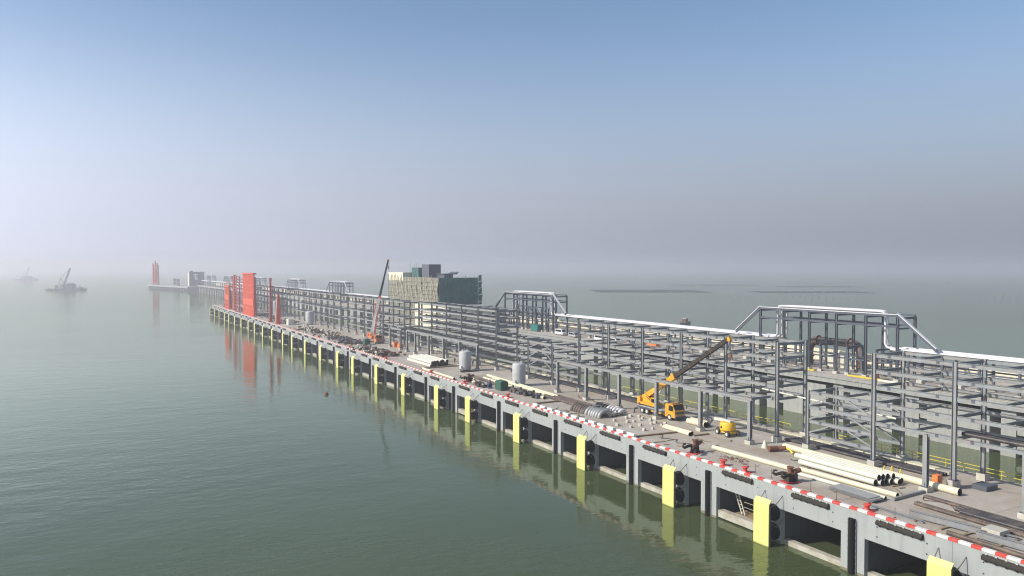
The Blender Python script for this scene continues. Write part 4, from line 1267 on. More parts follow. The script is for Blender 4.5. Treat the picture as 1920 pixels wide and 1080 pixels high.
# ================================================================ green boxes, machines
def green_box(x, y, label, m='green', z=DZ):
    root = empty('covered_box', (x, y, z), label, 'box')
    b = MB(); b.box(x - .95, x + .95, y - 1.3, y + 1.3, z, z + .25); b.build('skid', 'steel_dark', root)
    b = MB(); b.prism([(x - 1.0, z + .251), (x + 1.0, z + .251), (x + .95, z + 1.8), (x + .5, z + 2.15), (x - .6, z + 2.1), (x - .98, z + 1.8)], 'y', y - 1.35, y + 1.35); b.build('cover', m, root)
    return root
green_box(4.6, 146.2, 'dark green covered box beside the red bollard and cream pipes')
green_box(9.2, 256.0, 'dark green covered box in front of the crane with the white and red boom')
root = empty('generator', (75.0, 247.0, TZ), 'teal generator set standing on the trestle under the portal', 'generator')
b = MB(); b.box(73.0, 75.2, 244.6, 249.2, TZ + .2, TZ + 2.6); b.build('housing', 'teal', root)
b = MB(); b.box(72.9, 75.3, 244.4, 249.4, TZ, TZ + .2); b.build('skid', 'steel_dark', root)
b = MB(); b.tube((74.4, 245.4, TZ + 2.6), (74.4, 245.4, TZ + 3.4), .12, .12, 8); b.build('exhaust', 'steel_dark', root)
root = empty('pump_set', (3.4, 149.6, DZ), 'small blue pump set beside the dark green box', 'machine')
b = MB(); b.box(2.8, 4.0, 149.0, 150.4, DZ, DZ + .2); b.build('skid', 'steel_dark', root)
b = MB(); b.tube((3.4, 149.2, DZ + .75), (3.4, 150.2, DZ + .75), .5, .5, 12); b.build('motor', 'blue', root, smooth=True)
b = MB(); b.tube((3.4, 149.5, DZ + 1.2), (3.4, 149.5, DZ + 1.9), .16, .16, 8); b.build('stack', 'blue', root)
for (x, y) in ((15.5, 239.0), (15.9, 244.5)):
    o_ = empty('orange_machine', (x, y, DZ), 'orange machine on the deck beside the pair of low posts', 'machine', 'orange machines')
    b = MB(); b.prism([(y - 1.1, DZ), (y + 1.1, DZ), (y + 1.0, DZ + 1.1), (y + .2, DZ + 1.8), (y - .9, DZ + 1.5)], 'x', x - .7, x + .7); b.build('body', 'orange', o_)
    b = MB(); b.tube((x, y, DZ + 1.5), (x, y, DZ + 2.3), .1, .1, 8); b.build('pipe', 'steel_dark', o_)

# ================================================================ vehicles
def wheel(root, T, x, y, z, r_, w, side):
    b = MB(); b.tube((x - w / 2, y, z), (x + w / 2, y, z), r_, r_, 18)
    t = b.build('wheel', 'tyre', root, mtx=T, smooth=True)
    b = MB(); xx = x + side * (w / 2 + .012)
    b.tube((xx - .01, y, z), (xx + .01, y, z), r_ * .55, r_ * .5, 14); b.build('rim', 'rim', t, mtx=T)

def mobile_crane(x, y, label, boom_tip, boom_mid, pal, rz=0.0, lower=None):
    """cab towards -Y; local frame at the middle of the carrier"""
    body, dark, low = pal
    root = empty('mobile_crane', (x, y, DZ), label, 'crane', rz=0)
    T = Matrix.Translation((x, y, DZ)) @ Matrix.Rotation(rz, 4, 'Z')
    Ti = T.inverted()
    def P(b, n, m, p=None, smooth=False): return b.build(n, m, p or root, mtx=T, smooth=smooth)
    b = MB(); b.box(-.6, .6, -4.6, 5.2, .55, 1.0); b.box(-1.2, 1.2, -2.6, 5.3, 1.0, 1.32); P(b, 'chassis', 'steel_dark')
    b = MB(); b.box(-1.24, 1.24, -2.55, 5.25, 1.321, 1.42); P(b, 'deck_plate', 'tank')
    for s in (-1, 1):
        b = MB(); b.box(s * 1.02 - .2, s * 1.02 + .2, -2.5, 1.2, .75, .999); P(b, 'side_skirt', body)
    cab = MB(); cab.prism([(-5.3, .6), (-2.7, .6), (-2.7, 2.75), (-3.0, 2.9), (-4.7, 2.9), (-5.25, 1.95)], 'x', -1.2, 1.2)
    cb = P(cab, 'cab', body)
    b = MB(); b.prism([(-5.245, 1.99), (-5.225, 1.96), (-4.69, 2.83), (-4.715, 2.86)], 'x', -1.05, 1.05)
    b.v = [(vx, vy - .03, vz + .012) for vx, vy, vz in b.v]; P(b, 'windscreen', 'glass', cb)
    for s in (-1, 1):
        b = MB(); b.prism([(-4.95, 1.75), (-3.7, 1.75), (-3.7, 2.7), (-4.6, 2.7)], 'x', s * 1.205, s * 1.225); P(b, 'side_window', 'glass', cb)
        b = MB(); b.box(s * .85 - .22, s * .85 + .22, -5.36, -5.301, .85, 1.1); P(b, 'headlight', 'rim', cb)
    b = MB(); b.box(-1.22, 1.22, -5.5, -5.31, .5, .8); P(b, 'bumper', 'steel_dark')
    for yy in (-3.9, 2.4, 3.75):
        for s in (-1, 1): wheel(root, T, s * 1.0, yy, .56, .56, .42, s)
    for yy in (-2.0, 5.0):
        for s in (-1, 1):
            b = MB(); b.box(min(s * .5, s * 1.9), max(s * .5, s * 1.9), yy - .14, yy + .14, .6, .85) if False else b.box(min(s * 1.21, s * 2.1), max(s * 1.21, s * 2.1), yy - .14, yy + .14, .65, .9)
            b.box(s * 2.0 - .1, s * 2.0 + .1, yy - .1, yy + .1, .06, .65); b.box(s * 2.0 - .3, s * 2.0 + .3, yy - .3, yy + .3, 0, .06)
            P(b, 'outrigger', 'steel_dark')
    b = MB(); b.lathe([(.95, 1.42), (.95, 1.7)], (0, 2.2, 0), 20); P(b, 'slew_ring', 'steel_dark')
    b = MB(); b.box(-1.1, 1.1, .6, 4.4, 1.7, 2.15)
    for s in (-1, 1):
        b.prism([(1.0, 2.15), (4.2, 2.15), (4.4, 3.4), (3.5, 3.7), (2.2, 2.9)], 'x', s * .6 - .08, s * .6 + .08)
    P(b, 'slew_platform', body)
    b = MB(); b.box(-1.15, 1.15, 4.41, 5.3, 1.7, 3.0); P(b, 'counterweight', body)
    b = MB(); b.prism([(-.3, 1.72), (1.3, 1.72), (1.3, 3.3), (.2, 3.3), (-.3, 2.5)], 'x', -1.2, -.72); oc = P(b, 'operator_cabin', body)
    b = MB(); b.prism([(-.1, 2.45), (1.1, 2.45), (1.1, 3.15), (.25, 3.15)], 'x', -1.225, -1.205); P(b, 'cabin_window', 'glass', oc)
    b = MB(); b.lathe([(.35, 0), (.35, .7)], (0, 0, 0), 12); b.v = [(vz - .35, vx + 3.9, vy + 2.6) for vx, vy, vz in b.v]; P(b, 'winch_drum', 'steel_dark')
    piv = Vector((0, 3.6, 3.3)); tip = Ti @ Vector(boom_tip); mid = piv.lerp(tip, boom_mid)
    def boomsec(p, q, w, h, m, n): bb = MB(); bb.bar(p, q, w, h); return P(bb, n, m)
    boomsec(piv - (tip - piv).normalized() * .8, mid, .8, .95, low or body, 'boom_base')
    col = MB(); d = (tip - piv).normalized(); col.bar(mid - d * .5, mid + d * .12, .98, 1.12); P(col, 'boom_collar', body)
    m2 = mid.lerp(tip, .4)
    boomsec(mid + d * .1, m2, .62, .74, dark, 'boom_section')
    boomsec(m2 - d * .01, tip, .5, .6, dark, 'boom_section')
    m3 = m2
    b = MB(); b.bar(tip - d * .25, tip + d * .45, .5, .62); b.tube(tip + d * .4 + Vector((-.3, 0, -.25)), tip + d * .4 + Vector((.3, 0, -.25)), .28, .28, 12); P(b, 'boom_head', body)
    b = MB(); b.tube(piv + Vector((0, -1.9, -1.1)), piv.lerp(mid, .62), .16, .16, 10); P(b, 'luffing_cylinder', 'rim')
    for s in (-1, 1):
        b = MB(); b.bar((s * 1.2, -5.0, 2.6), (s * 1.6, -5.25, 2.6), .05, .05); b.box(s * 1.62 - .06, s * 1.62 + .06, -5.32, -5.2, 2.05, 2.65); P(b, 'mirror', 'black', cb)
        b = MB(); b.box(s * 1.0 - .22, s * 1.0 + .22, -1.6, .6, .45, .74); P(b, 'tool_box', 'steel_dark')
        b = MB(); b.box(s * 1.0 - .24, s * 1.0 + .24, 1.7, 4.5, 1.2, 1.319) if False else b.box(s * 1.1 - .14, s * 1.1 + .14, 4.5, 4.75, 1.43, 1.9); P(b, 'tail_box', 'rust')
    b = MB(); b.box(-.9, .9, -4.4, -4.1, 2.905, 3.02); P(b, 'light_bar', 'rust', cb)
    b = MB(); b.box(-1.0, 1.0, -5.335, -5.305, 1.25, 1.6); P(b, 'grille', 'steel_dark', cb)
    b = MB(); b.tube((.9, -2.45, 1.43), (.9, -2.45, 3.1), .09, .09, 8); P(b, 'exhaust', 'rust')
    b = MB(); b.sweep([(-.5, -2.3, 1.43), (-.5, -2.3, 2.3), (.5, -2.3, 2.3), (.5, -2.3, 1.43)], .05, 6); P(b, 'boom_rest', 'steel_dark')
    for s in (-.14, .14):
        b = MB(); b.tube(piv + Vector((s, .2, .62)), tip + Vector((s, 0, .5)), .025, .025, 5); P(b, 'wire_rope', 'black')
    for q in range(5):
        pq = mid.lerp(tip, (q + .5) / 5)
        b = MB(); b.bar(pq - d * .06, pq + d * .06, .68 - .03 * q, .8 - .03 * q); P(b, 'boom_band', 'rust')
    for s in (-1, 1):
        b = MB(); b.sweep([(s * .75, 1.0, 2.2), (s * .8, 2.0, 2.7), (s * .7, 3.0, 3.1), (s * .5, 3.6, 3.5)], .06, 6); P(b, 'hose', 'black')
    ht = tip + d * .55
    hk = ht + Vector((0, 0, -3.0))
    b = MB(); b.tube(ht, hk, .03, .03, 5); P(b, 'hoist_rope', 'black')
    b = MB(); b.tube(hk + Vector((-.12, 0, 0)), hk + Vector((.12, 0, 0)), .35, .35, 12); b.sweep([hk + Vector((0, 0, -.3)), hk + Vector((0, .05, -.75)), hk + Vector((0, .25, -.9)), hk + Vector((0, .35, -.7))], .08, 6); P(b, 'hook_block', 'rust')
    return root
mobile_crane(16.2, 106.2, 'yellow mobile truck crane with a black telescopic boom raised over the racks', (16.4, 89.6, 22.7), .37, ('crane_y', 'rubber_grey', None))
mobile_crane(14.2, 262.0, 'orange mobile crane with a tall white and red boom topped in black', (19.9, 263.0, 37.2), .5, ('orange', 'black', 'white'))
# red lattice panel beside that boom
root = empty('lattice_jib', (15.2, 268.0, DZ), 'short red lattice jib standing beside the tall crane boom', 'jib')
for k in range(2):
    for s in (0, 1):
        member('chord', (14.6 + s * 1.2, 267.4 + k, DZ), (17.0 + s * 1.2, 267.4 + k, 21.5), .2, .2, 'arm_red', root, kind='B', up=(1, 0, 0))
for j in range(10):
    z = DZ + 1 + j * 1.35
    x = 14.6 + 2.4 * (z - DZ) / 14.3
    for k in range(2):
        member('lacing', (x, 267.4 + k, z), (x + 1.42, 267.4 + k, z + 1.3), .12, .12, 'arm_red', root, kind='B', up=(0, 1, 0))

def boom_lift(x, y, label):
    root = empty('boom_lift', (x, y, DZ), label, 'boom lift')
    T = Matrix.Translation((x, y, DZ)) @ Matrix.Rotation(R(-8), 4, 'Z')
    def P(b, n, m, p=None, smooth=False): return b.build(n, m, p or root, mtx=T, smooth=smooth)
    b = MB(); b.box(-.75, .75, -1.3, 1.3, .45, .8); P(b, 'chassis', 'lift_y')
    for yy in (-1.25, 1.25):
        for s in (-1, 1): wheel(root, T, s * 1.0, yy, .48, .48, .36, s)
    b = MB(); b.lathe([(1.1, .85), (1.25, .95), (1.28, 1.9), (1.15, 2.15), (.6, 2.25)], (0, 0, 0), 16); P(b, 'turret', 'lift_y', smooth=True)
    b = MB(); b.box(-1.3, -1.275, -.16, .16, 1.25, 1.6); P(b, 'badge', 'black')
    b = MB(); b.box(-.3, .3, -1.0, 1.2, 2.26, 2.5); P(b, 'hood', 'ivory')
    b = MB(); b.bar((0.2, .6, 2.3), (.2, 4.2, 2.0), .38, .42); P(b, 'boom', 'ivory')
    b = MB(); b.bar((.2, 4.1, 2.0), (.3, 5.3, .9), .26, .3); b.bar((.3, 5.2, .95), (.1, 6.2, 1.9), .22, .26); P(b, 'jib', 'steel_dark')
    b = MB()
    for (px, py) in ((-.7, 6.2), (.9, 6.2), (-.7, 7.1), (.9, 7.1)): b.box(px - .03, px + .03, py - .03, py + .03, .2, 1.3)
    for z in (.2, .75, 1.3):
        b.box(-.72, .92, 6.17, 6.23, z - .03, z + .03); b.box(-.72, .92, 7.07, 7.13, z - .03, z + .03)
        b.box(-.73, -.67, 6.24, 7.06, z - .03, z + .03); b.box(.87, .93, 6.24, 7.06, z - .03, z + .03)
    b.box(-.66, .86, 6.24, 7.06, .12, .17)
    P(b, 'basket', 'rust')
    return root
boom_lift(15.4, 88.6, 'yellow boom lift with a round turret and folded arm beside the low posts')

def van(x, y, label, m, L=4.8, h=1.95, rz=0.0):
    root = empty('parked_van', (x, y, TZ), label, 'van')
    T = Matrix.Translation((x, y, TZ)) @ Matrix.Rotation(rz, 4, 'Z')
    def P(b, n, mm, p=None, smooth=False): return b.build(n, mm, p or root, mtx=T, smooth=smooth)
    b = MB(); b.prism([(-L / 2, .35), (L / 2, .35), (L / 2, h * .9), (L / 2 - .15, h), (-L / 2 + 1.0, h), (-L / 2 + .25, h * .58), (-L / 2, h * .5)], 'x', -.88, .88); bd = P(b, 'body', m)
    for s in (-1, 1):
        b = MB(); b.prism([(-L / 2 + .75, h * .58), (L / 2 - .35, h * .58), (L / 2 - .4, h * .9), (-L / 2 + 1.15, h * .9)], 'x', s * .885, s * .9); P(b, 'side_window', 'glass', bd)
    b = MB(); b.prism([(-L / 2 + .3, h * .6), (-L / 2 + .33, h * .58), (-L / 2 + .98, h * .95), (-L / 2 + .95, h * .97)], 'x', -.75, .75); b.v = [(vx, vy - .03, vz + .02) for vx, vy, vz in b.v]; P(b, 'windscreen', 'glass', bd)
    for yy in (-L / 2 + .85, L / 2 - .85):
        for s in (-1, 1): wheel(root, T, s * .78, yy, .33, .33, .22, s)
    return root
van(73.2, 228.4, 'white minibus parked on the trestle beside the teal generator', 'carwhite', 5.2, 2.2)
van(72.6, 219.0, 'silver van parked behind the white minibus on the trestle', 'silver', 4.4, 1.75)
van(72.8, 203.0, 'white van parked by itself on the trestle near the rack posts', 'carwhite', 5.4, 2.1)
van(72.8, 195.2, 'small white van parked last in the line on the trestle', 'carwhite', 4.2, 1.7)
o_ = empty('work_cart', (72.8, 176.0, TZ), 'orange and green work cart on the trestle deck', 'cart')
b = MB(); b.box(72.0, 73.4, 174.0, 178.0, TZ + .4, TZ + 1.6); b.build('body', 'orange', o_)
b = MB(); b.box(72.1, 73.3, 174.2, 177.8, TZ + 1.6, TZ + 1.9); b.build('cover', 'teal', o_)
for yy in (174.8, 177.2):
    b = MB(); b.tube((72.0, yy, TZ + .3), (73.4, yy, TZ + .3), .3, .3, 12); b.build('wheel_pair', 'tyre', o_)

# ================================================================ red loading arms
def arm_bank(x, y, z1, nt, wid, label):
    root = empty('loading_tower_bank', (x, y, DZ), label, 'loading arm')
    for i in range(nt):
        yy = y - wid / 2 + wid * i / (nt - 1)
        b = MB(); b.tube((x, yy, DZ + .3), (x, yy, z1), .46, .4, 8); b.build('tube', 'arm_red', root, smooth=True)
        b = MB(); b.tube((x + 1.4, yy + .3, DZ + .3), (x + .8, yy + .3, z1 - 1.5), .3, .25, 8); b.build('tube', 'arm_dark', root, smooth=True)
    blk('base_plate', x - .9, x + 2.2, y - wid / 2 - .6, y + wid / 2 + .6, DZ, DZ + .3, 'arm_red', root)
    blk('head_beam', x - .7, x + 1.3, y - wid / 2 - .8, y + wid / 2 + .8, z1, z1 + .8, 'arm_red', root)
    blk('front_plate', x - .5, x - .36, y - wid / 2 - .2, y + wid / 2 + .2, DZ + 6.0, DZ + 9.6, 'arm_red', root)
    for z in (DZ + 3.6, DZ + 13, DZ + 17):
        blk('strap', x - .52, x + .4, y - wid / 2 - .4, y + wid / 2 + .4, z, z + .35, 'arm_red', root)
    return root
arm_bank(2.6, 452.0, 30.8, 24, 34.0, 'wide bank of ribbed red loading arms folded upright on the quay')
def arm(x, y, z1, m, label, style):
    root = empty('loading_tower', (x, y, DZ), label, 'loading arm')
    blk('base_plate', x - 1.2, x + 1.2, y - 1.4, y + 1.4, DZ, DZ + .35, m, root)
    if style == 'fork':
        b = MB(); b.tube((x, y, DZ + .35), (x, y, z1 - 3), .75, .55, 12); b.build('riser', m, root, smooth=True)
        for s in (-1, 1):
            b = MB(); b.sweep([(x, y + s * .2, z1 - 4), (x, y + s * 1.1, z1 - 2.4), (x, y + s * 1.2, z1)], .3, 8); b.build('arm_tube', m, root, smooth=True)
            b = MB(); b.tube((x - .3, y + s * 1.2, z1 - .3), (x + .3, y + s * 1.2, z1 - .3), .7, .7, 12); b.build('sheave', m, root)
        for k in range(9):
            blk('rung', x + .5, x + 1.1, y - .7, y + .7, DZ + 2 + k * 2.0, DZ + 2.2 + k * 2.0, m, root)
        b = MB(); b.tube((x + 1.1, y, DZ + .35), (x + 1.1, y, z1 - 4), .22, .22, 8); b.build('guide', m, root)
    elif style == 'frame':
        for (sx, sy) in ((-1, -1), (1, -1), (1, 1), (-1, 1)):
            member('leg', (x + sx * 1.1, y + sy * 1.6, DZ + .35), (x + sx * .35, y + sy * .4, z1), .34, .34, m, root, kind='B', up=(0, 1, 0))
        for k in range(8):
            q = k / 8; z = DZ + .6 + (z1 - DZ - .6) * q; h1 = 1.6 - 1.2 * q; w1 = 1.1 - .75 * q
            for sx in (-1, 1):
                member('brace', (x + sx * w1, y - h1, z), (x + sx * (w1 - .09), y + h1 - .15, z + (z1 - DZ) / 8), .2, .2, m, root, kind='B', up=(1, 0, 0))
        b = MB(); b.tube((x - 1.4, y, DZ + .5), (x - .4, y, z1 - .5), .3, .25, 8); b.build('arm_tube', 'ivory', root)
        b = MB(); b.tube((x, y, DZ + .35), (x, y, z1 - 1), .6, .45, 10); b.build('riser', m, root)
    else:
        for (sx, sy) in ((-1, -1), (1, -1), (1, 1), (-1, 1)):
            member('leg', (x + sx * 1.1, y + sy * 12.0, DZ + .35), (x + sx * 1.1, y + sy * 12.0, z1), .4, .4, m, root, kind='B', up=(0, 1, 0))
        nz = 11
        for k in range(nz):
            z = DZ + .6 + (z1 - DZ - .8) * k / nz; dz_ = (z1 - DZ - .8) / nz
            for sx in (-1, 1):
                member('brace', (x + sx * 1.1, y - 12.0, z), (x + sx * 1.1, y + 12.0, z + dz_), .22, .22, m, root, kind='B', up=(1, 0, 0))
                member('ring_beam', (x + sx * 1.1, y - 12.0, z), (x + sx * 1.1, y + 12.0, z), .25, .25, m, root, kind='B')
        b = MB(); b.tube((x - .6, y + 9.5, DZ + .35), (x - .6, y + 9.5, z1 + .6), .8, .7, 10); b.build('riser', 'arm_red', root, smooth=True)
    return root
arm(2.3, 388.0, 29.0, 'arm_dark', 'tall crimson loading arm with a forked head beside the smaller red frame', 'fork')
arm(3.0, 373.0, 21.8, 'arm_red', 'smaller tapering red loading arm frame with an ivory tube', 'frame')
arm(2.6, 489.0, 29.5, 'arm_dark', 'dark red lattice loading tower beside the ribbed arm bank', 'tower')
arm_bank(2.2, 530.0, 21.8, 9, 17.0, 'narrow bank of red loading arms near the end of the quay')
o = blk('white_cabin', 5.4, 7.6, 362.0, 366.5, DZ, DZ + 2.8, 'ivory'); tag(o, 'small pale cabin beside the smaller red loading arm', 'cabin')

# ================================================================ far berth
fb = empty('far_quay', (13, 1250, 0)); tag(fb, 'distant concrete quay platform fading in haze', kind='structure')
fpx = lambda yy: -1.6 + (1391 - yy) * .2145
b = MB(); b.bar((fpx(1391) + 14, 1391, 5.9), (fpx(1190) + 14, 1190, 5.9), 28, 2.6); b.build('deck', 'face', fb)
for i in range(16):
    yy = 1196 + i * 12.4
    blk('pier', fpx(yy) + .6, fpx(yy) + 26, yy, yy + 3, -2, 4.59, 'face', fb)
root = empty('far_building', (58, 1270, 0), 'dark square building fading in haze on the distant quay', 'building')
b = MB(); b.box(47.5, 68, 1215, 1216.2, 4, 28.6); b.build('front_wall', 'dark_block', root)
b = MB(); b.box(46.8, 68.3, 1216.21, 1234, 4, 28.2); b.build('wall', 'wall_cream', root)
b = MB(); b.box(49, 53, 1222, 1232, 28.2, 30.2); b.build('roof_hut', 'dark_block', root)
for xx in (48.5, 56.5, 64.5):
    blk('pile', xx, xx + 2.6, 1216.5, 1219, -2, 3.9, 'back', root)
b = MB(); b.box(46.9, 68.2, 1215.4, 1233.8, 2.6, 3.99); b.build('base_slab', 'back', root)
for k, (yy, hh) in enumerate(((1352, 38), (1364, 42), (1376, 38))):
    xx = fpx(yy) + 6
    root = empty('far_loading_tower', (xx, yy, DZ), 'hazy red loading arm standing on the distant quay', 'loading arm', 'loading arms on the distant quay')
    b = MB(); b.tube((xx, yy, DZ), (xx, yy, DZ + hh - 3), 1.3, 1.1, 10); b.build('riser', 'arm_red', root)
    b = MB(); b.tube((xx + 2, yy + 2, DZ), (xx + 1.2, yy + 1, DZ + hh - 6), .8, .6, 8); b.build('arm_tube', 'arm_dark', root)
for k, (yy, L) in enumerate(((1245, 40), (1300, 45))):
    root = empty('far_pipe_frame', (30, yy, DZ), 'faint low pipe frame on the distant quay', 'steel frame', 'pipe frames on the distant quay')
    for q in range(6):
        member('post', (36, yy + q * L / 5, DZ), (36, yy + q * L / 5, 18), .7, .7, 'steel_dark', root, kind='B', up=(0, 1, 0))
    for z in (12, 17.5):
        member('beam', (36, yy, z), (36, yy + L, z), 1.0, .6, 'steel', root, kind='B')

# ================================================================ barges and boats
def crane_barge(x, y, s, label, rz, full=True):
    root = empty('crane_barge', (x, y, 0), label, 'barge')
    T = Matrix.Translation((x, y, 0)) @ Matrix.Rotation(rz, 4, 'Z') @ Matrix.Scale(s, 4)
    def P(b, n, m, smooth=False): return b.build(n, m, root, mtx=T, smooth=smooth)
    b = MB(); b.prism([(-30, 2.6), (-27, -1.5), (26, -1.5), (30, 2.6)], 'y', -9, 9); P(b, 'hull', 'hull')
    b = MB(); b.box(2, 13, -6, 6, 2.6, 9.5); b.box(4, 11, -5, 5, 9.5, 11.2); P(b, 'deck_house', 'hull')
    b = MB(); b.box(-24, -16, -5, 5, 2.6, 9.0); P(b, 'winch_house', 'wall_cream')
    b = MB(); b.box(-12, -3, -4, 4, 2.6, 6.0); b.box(-9, -4, -3, 3, 6.0, 10.5); P(b, 'crane_house', 'steel')
    for sy in (-2.4, 2.4):
        b = MB(); b.bar((-4, sy, 8), (7, sy * .4, 36), 1.0, 1.2); P(b, 'boom_chord', 'steel')
    for k in range(8):
        q0, q1 = k / 8, (k + 1) / 8
        b = MB(); w0 = 2.4 - 1.44 * q0; w1 = 2.4 - 1.44 * q1
        b.bar((-4 + 11 * q0, -w0, 8 + 28 * q0), (-4 + 11 * q1, w1, 8 + 28 * q1), .5, .5); P(b, 'boom_lacing', 'steel')
    b = MB(); b.bar((-12, 0, 9), (-9, 0, 20), .8, .8); b.bar((-4, 0, 9), (-9, 0, 20), .8, .8); P(b, 'a_frame', 'steel')
    b = MB(); b.bar((-9, 0, 20), (7, 0, 36), .5, .5); P(b, 'stay', 'steel')
    b = MB(); b.box(20, 26, -4, 4, 2.6, 4.6); b.box(22, 23, -.5, .5, 4.6, 8.0); P(b, 'bow_gear', 'hull')
    return root
crane_barge(-116, 1350, .95, 'crane barge with a pale slanting boom moored in the haze', R(-29))
crane_barge(-250, 2550, 1.0, 'very faint crane barge far behind the nearer crane barge', R(-25))
crane_barge(-560, 2900, 1.3, 'almost lost crane barge at the hazy horizon', R(-35))
root = empty('work_boat', (240, 347, 0), 'small work boat with a rusty cabin out on the water behind the pipe rack', 'boat')
T = Matrix.Translation((240, 347, 0)) @ Matrix.Rotation(.5, 4, 'Z')
b = MB(); b.prism([(-5, 1.2), (-4, -.6), (4, -.6), (5.4, 1.5)], 'y', -1.7, 1.7); b.build('hull', 'hull', root, mtx=T)
b = MB(); b.box(-2.5, 1.5, -1.3, 1.3, 1.2, 3.6); b.build('cabin', 'rust', root, mtx=T)
b = MB(); b.box(-2.8, 1.8, -1.5, 1.5, 3.6, 3.8); b.build('roof', 'ivory', root, mtx=T)
b = MB(); b.tube((-1, 0, 3.8), (-1, 0, 7.2), .1, .06, 6); b.build('mast', 'steel_dark', root, mtx=T)
b = MB(); b.lathe([(.1, -.5), (.55, -.3), (.62, .1), (.45, .5), (.12, .75)], (-20, 201, 0), 12); tag(b.build('mooring_buoy', 'rust', smooth=True), 'small rusty buoy floating on the open water before the quay', 'buoy')

# oyster farm stakes and rafts far out on the right
def stakes(name, cx, cy, L, Wd, rows_, per, ang, h, label, rad=.14, raft=False):
    b = MB()
    ca, sa = math.cos(ang), math.sin(ang)
    for i in range(rows_):
        for j in range(per):
            u = (j / (per - 1) - .5) * L + random.uniform(-1, 1); v = (i / max(1, rows_ - 1) - .5) * Wd + random.uniform(-1, 1)
            x = cx + u * ca - v * sa; y = cy + u * sa + v * ca
            hh = h * random.uniform(.6, 1.1)
            if raft:
                if random.random() < .12: continue
                b.bar((x - 1.6 * ca, y - 1.6 * sa, .12), (x + 1.6 * ca, y + 1.6 * sa, .12), 1.0, .5)
            b.tube((x, y, -.4), (x + random.uniform(-.2, .2), y, hh), rad, rad * .7, 4)
    o = b.build(name, 'stake' if not raft else 'hull', recalc=False); tag(o, label, 'oyster farm', kind='stuff')
A1 = R(-29)
stakes('oyster_rafts', 642, 873, 158, 120, 9, 40, A1, .8, 'dark oyster rafts in a broad low patch on the sea', .15, True)
stakes('oyster_rafts', 815, 724, 152, 60, 5, 36, A1, .8, 'dark oyster rafts in a narrow patch on the sea', .15, True)
stakes('oyster_rafts', 1005, 1117, 170, 60, 3, 34, A1, 1.2, 'faint oyster rafts in a thin far patch on the sea', .2, True)
stakes('oyster_rafts', 1090, 930, 140, 60, 3, 30, A1, 1.2, 'faint oyster rafts in a short far patch on the sea', .2, True)
stakes('oyster_stakes', 560, 640, 260, 150, 9, 34, A1, 2.4, 'rows of pale stakes standing in the sea', .14)
stakes('oyster_stakes', 900, 430, 260, 240, 10, 30, A1, 2.6, 'scattered pale stakes standing far out in the sea', .15)

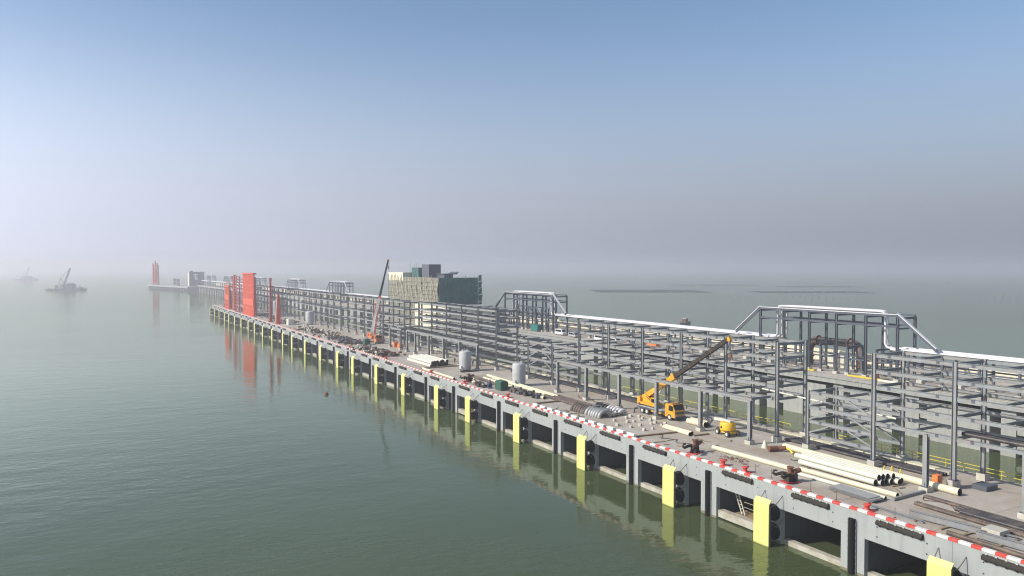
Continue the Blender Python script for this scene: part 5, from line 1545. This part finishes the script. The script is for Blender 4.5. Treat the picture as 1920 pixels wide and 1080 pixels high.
# ================================================================ workers
def person_mesh():
    me = bpy.data.meshes.new('body')
    V = [(0, 0, .95), (0, 0, 1.2), (0, 0, 1.42), (0, 0, 1.52), (0, -.01, 1.63), (0, -.01, 1.74),
         (.1, 0, .9), (.12, -.04, .5), (.12, 0, .08), (.12, -.14, .04),
         (-.1, 0, .9), (-.12, .05, .5), (-.12, .1, .08), (-.12, -.05, .04),
         (.19, 0, 1.4), (.25, .02, 1.12), (.25, -.12, .9), (.25, -.16, .82),
         (-.19, 0, 1.4), (-.25, .03, 1.12), (-.24, -.08, .88), (-.24, -.11, .8)]
    Eg = [(0, 1), (1, 2), (2, 3), (3, 4), (4, 5), (0, 6), (6, 7), (7, 8), (8, 9), (0, 10), (10, 11), (11, 12), (12, 13), (2, 14), (14, 15), (15, 16), (16, 17), (2, 18), (18, 19), (19, 20), (20, 21)]
    rad = [.15, .15, .15, .065, .1, .085, .1, .075, .05, .04, .1, .075, .05, .04, .075, .055, .045, .045, .075, .055, .045, .045]
    me.from_pydata(V, Eg, [])
    o = bpy.data.objects.new('tmp', me); COL.objects.link(o)
    md = o.modifiers.new('s', 'SKIN')
    for i, r_ in enumerate(rad):
        me.skin_vertices[0].data[i].radius = (r_, r_)
    me.skin_vertices[0].data[0].use_root = True
    s2 = o.modifiers.new('u', 'SUBSURF'); s2.levels = 1; s2.render_levels = 1
    dg = bpy.context.evaluated_depsgraph_get()
    out = bpy.data.meshes.new_from_object(o.evaluated_get(dg))
    bpy.data.objects.remove(o)
    out.materials.clear()
    for m in ('dark_cloth', 'blue', 'skin'): out.materials.append(MT[m])
    for p in out.polygons:
        z = p.center.z
        p.material_index = 2 if z > 1.5 else (1 if z > .92 else 0)
        p.use_smooth = True
    return out
pm = person_mesh()
hm = MB(); hm.lathe([(.19, 1.72), (.14, 1.73), (.13, 1.8), (.08, 1.86), (.02, 1.88)], (0, -.01, 0), 12)
hme = hm.mesh('helmet', 'helmet')
def person(x, y, z, rz, label):
    T = Matrix.Translation((x, y, z)) @ Matrix.Rotation(rz, 4, 'Z')
    o = bpy.data.objects.new('person', pm)
    link(o, T); tag(o, label, 'person')
    link(bpy.data.objects.new('helmet', hme), T, o)
person(14.9, 193.6, DZ, .4, 'person in dark work clothes standing beyond the farther grey tank')
person(16.2, 181.6, DZ, 2.0, 'person in blue walking behind the farther grey tank')
person(16.9, 186.0, DZ, -1.0, 'person in blue standing by the rack post behind the farther tank')
person(16.0, 331.0, DZ, .5, 'distant person on the deck beside the heap of crates')
person(17.2, 329.0, DZ, 1.5, 'distant person standing close to another by the far tank')
person(74.4, 251.5, TZ, 0.6, 'person standing beside the teal generator on the trestle')

# ================================================================ sea haze
hz = MB(); hz.box(-9050, 9050, -9050, 9050, -3.0, 62.0)
hme2 = hz.mesh('haze', 'black')
hme2.materials.clear()
hm_ = bpy.data.materials.new('sea haze'); hm_.use_nodes = True
n = hm_.node_tree; n.nodes.clear()
ho = n.nodes.new('ShaderNodeOutputMaterial'); pv = n.nodes.new('ShaderNodeVolumePrincipled')
pv.inputs['Color'].default_value = (0.97, 0.95, 0.99, 1)
pv.inputs['Density'].default_value = 0.00054
pv.inputs['Anisotropy'].default_value = 0.5
n.links.new(pv.outputs[0], ho.inputs['Volume'])
hme2.materials.append(hm_)
o = bpy.data.objects.new('haze', hme2); link(o, Matrix.Identity(4)); o['kind'] = 'stuff'; o['label'] = 'pale sea haze filling the air'
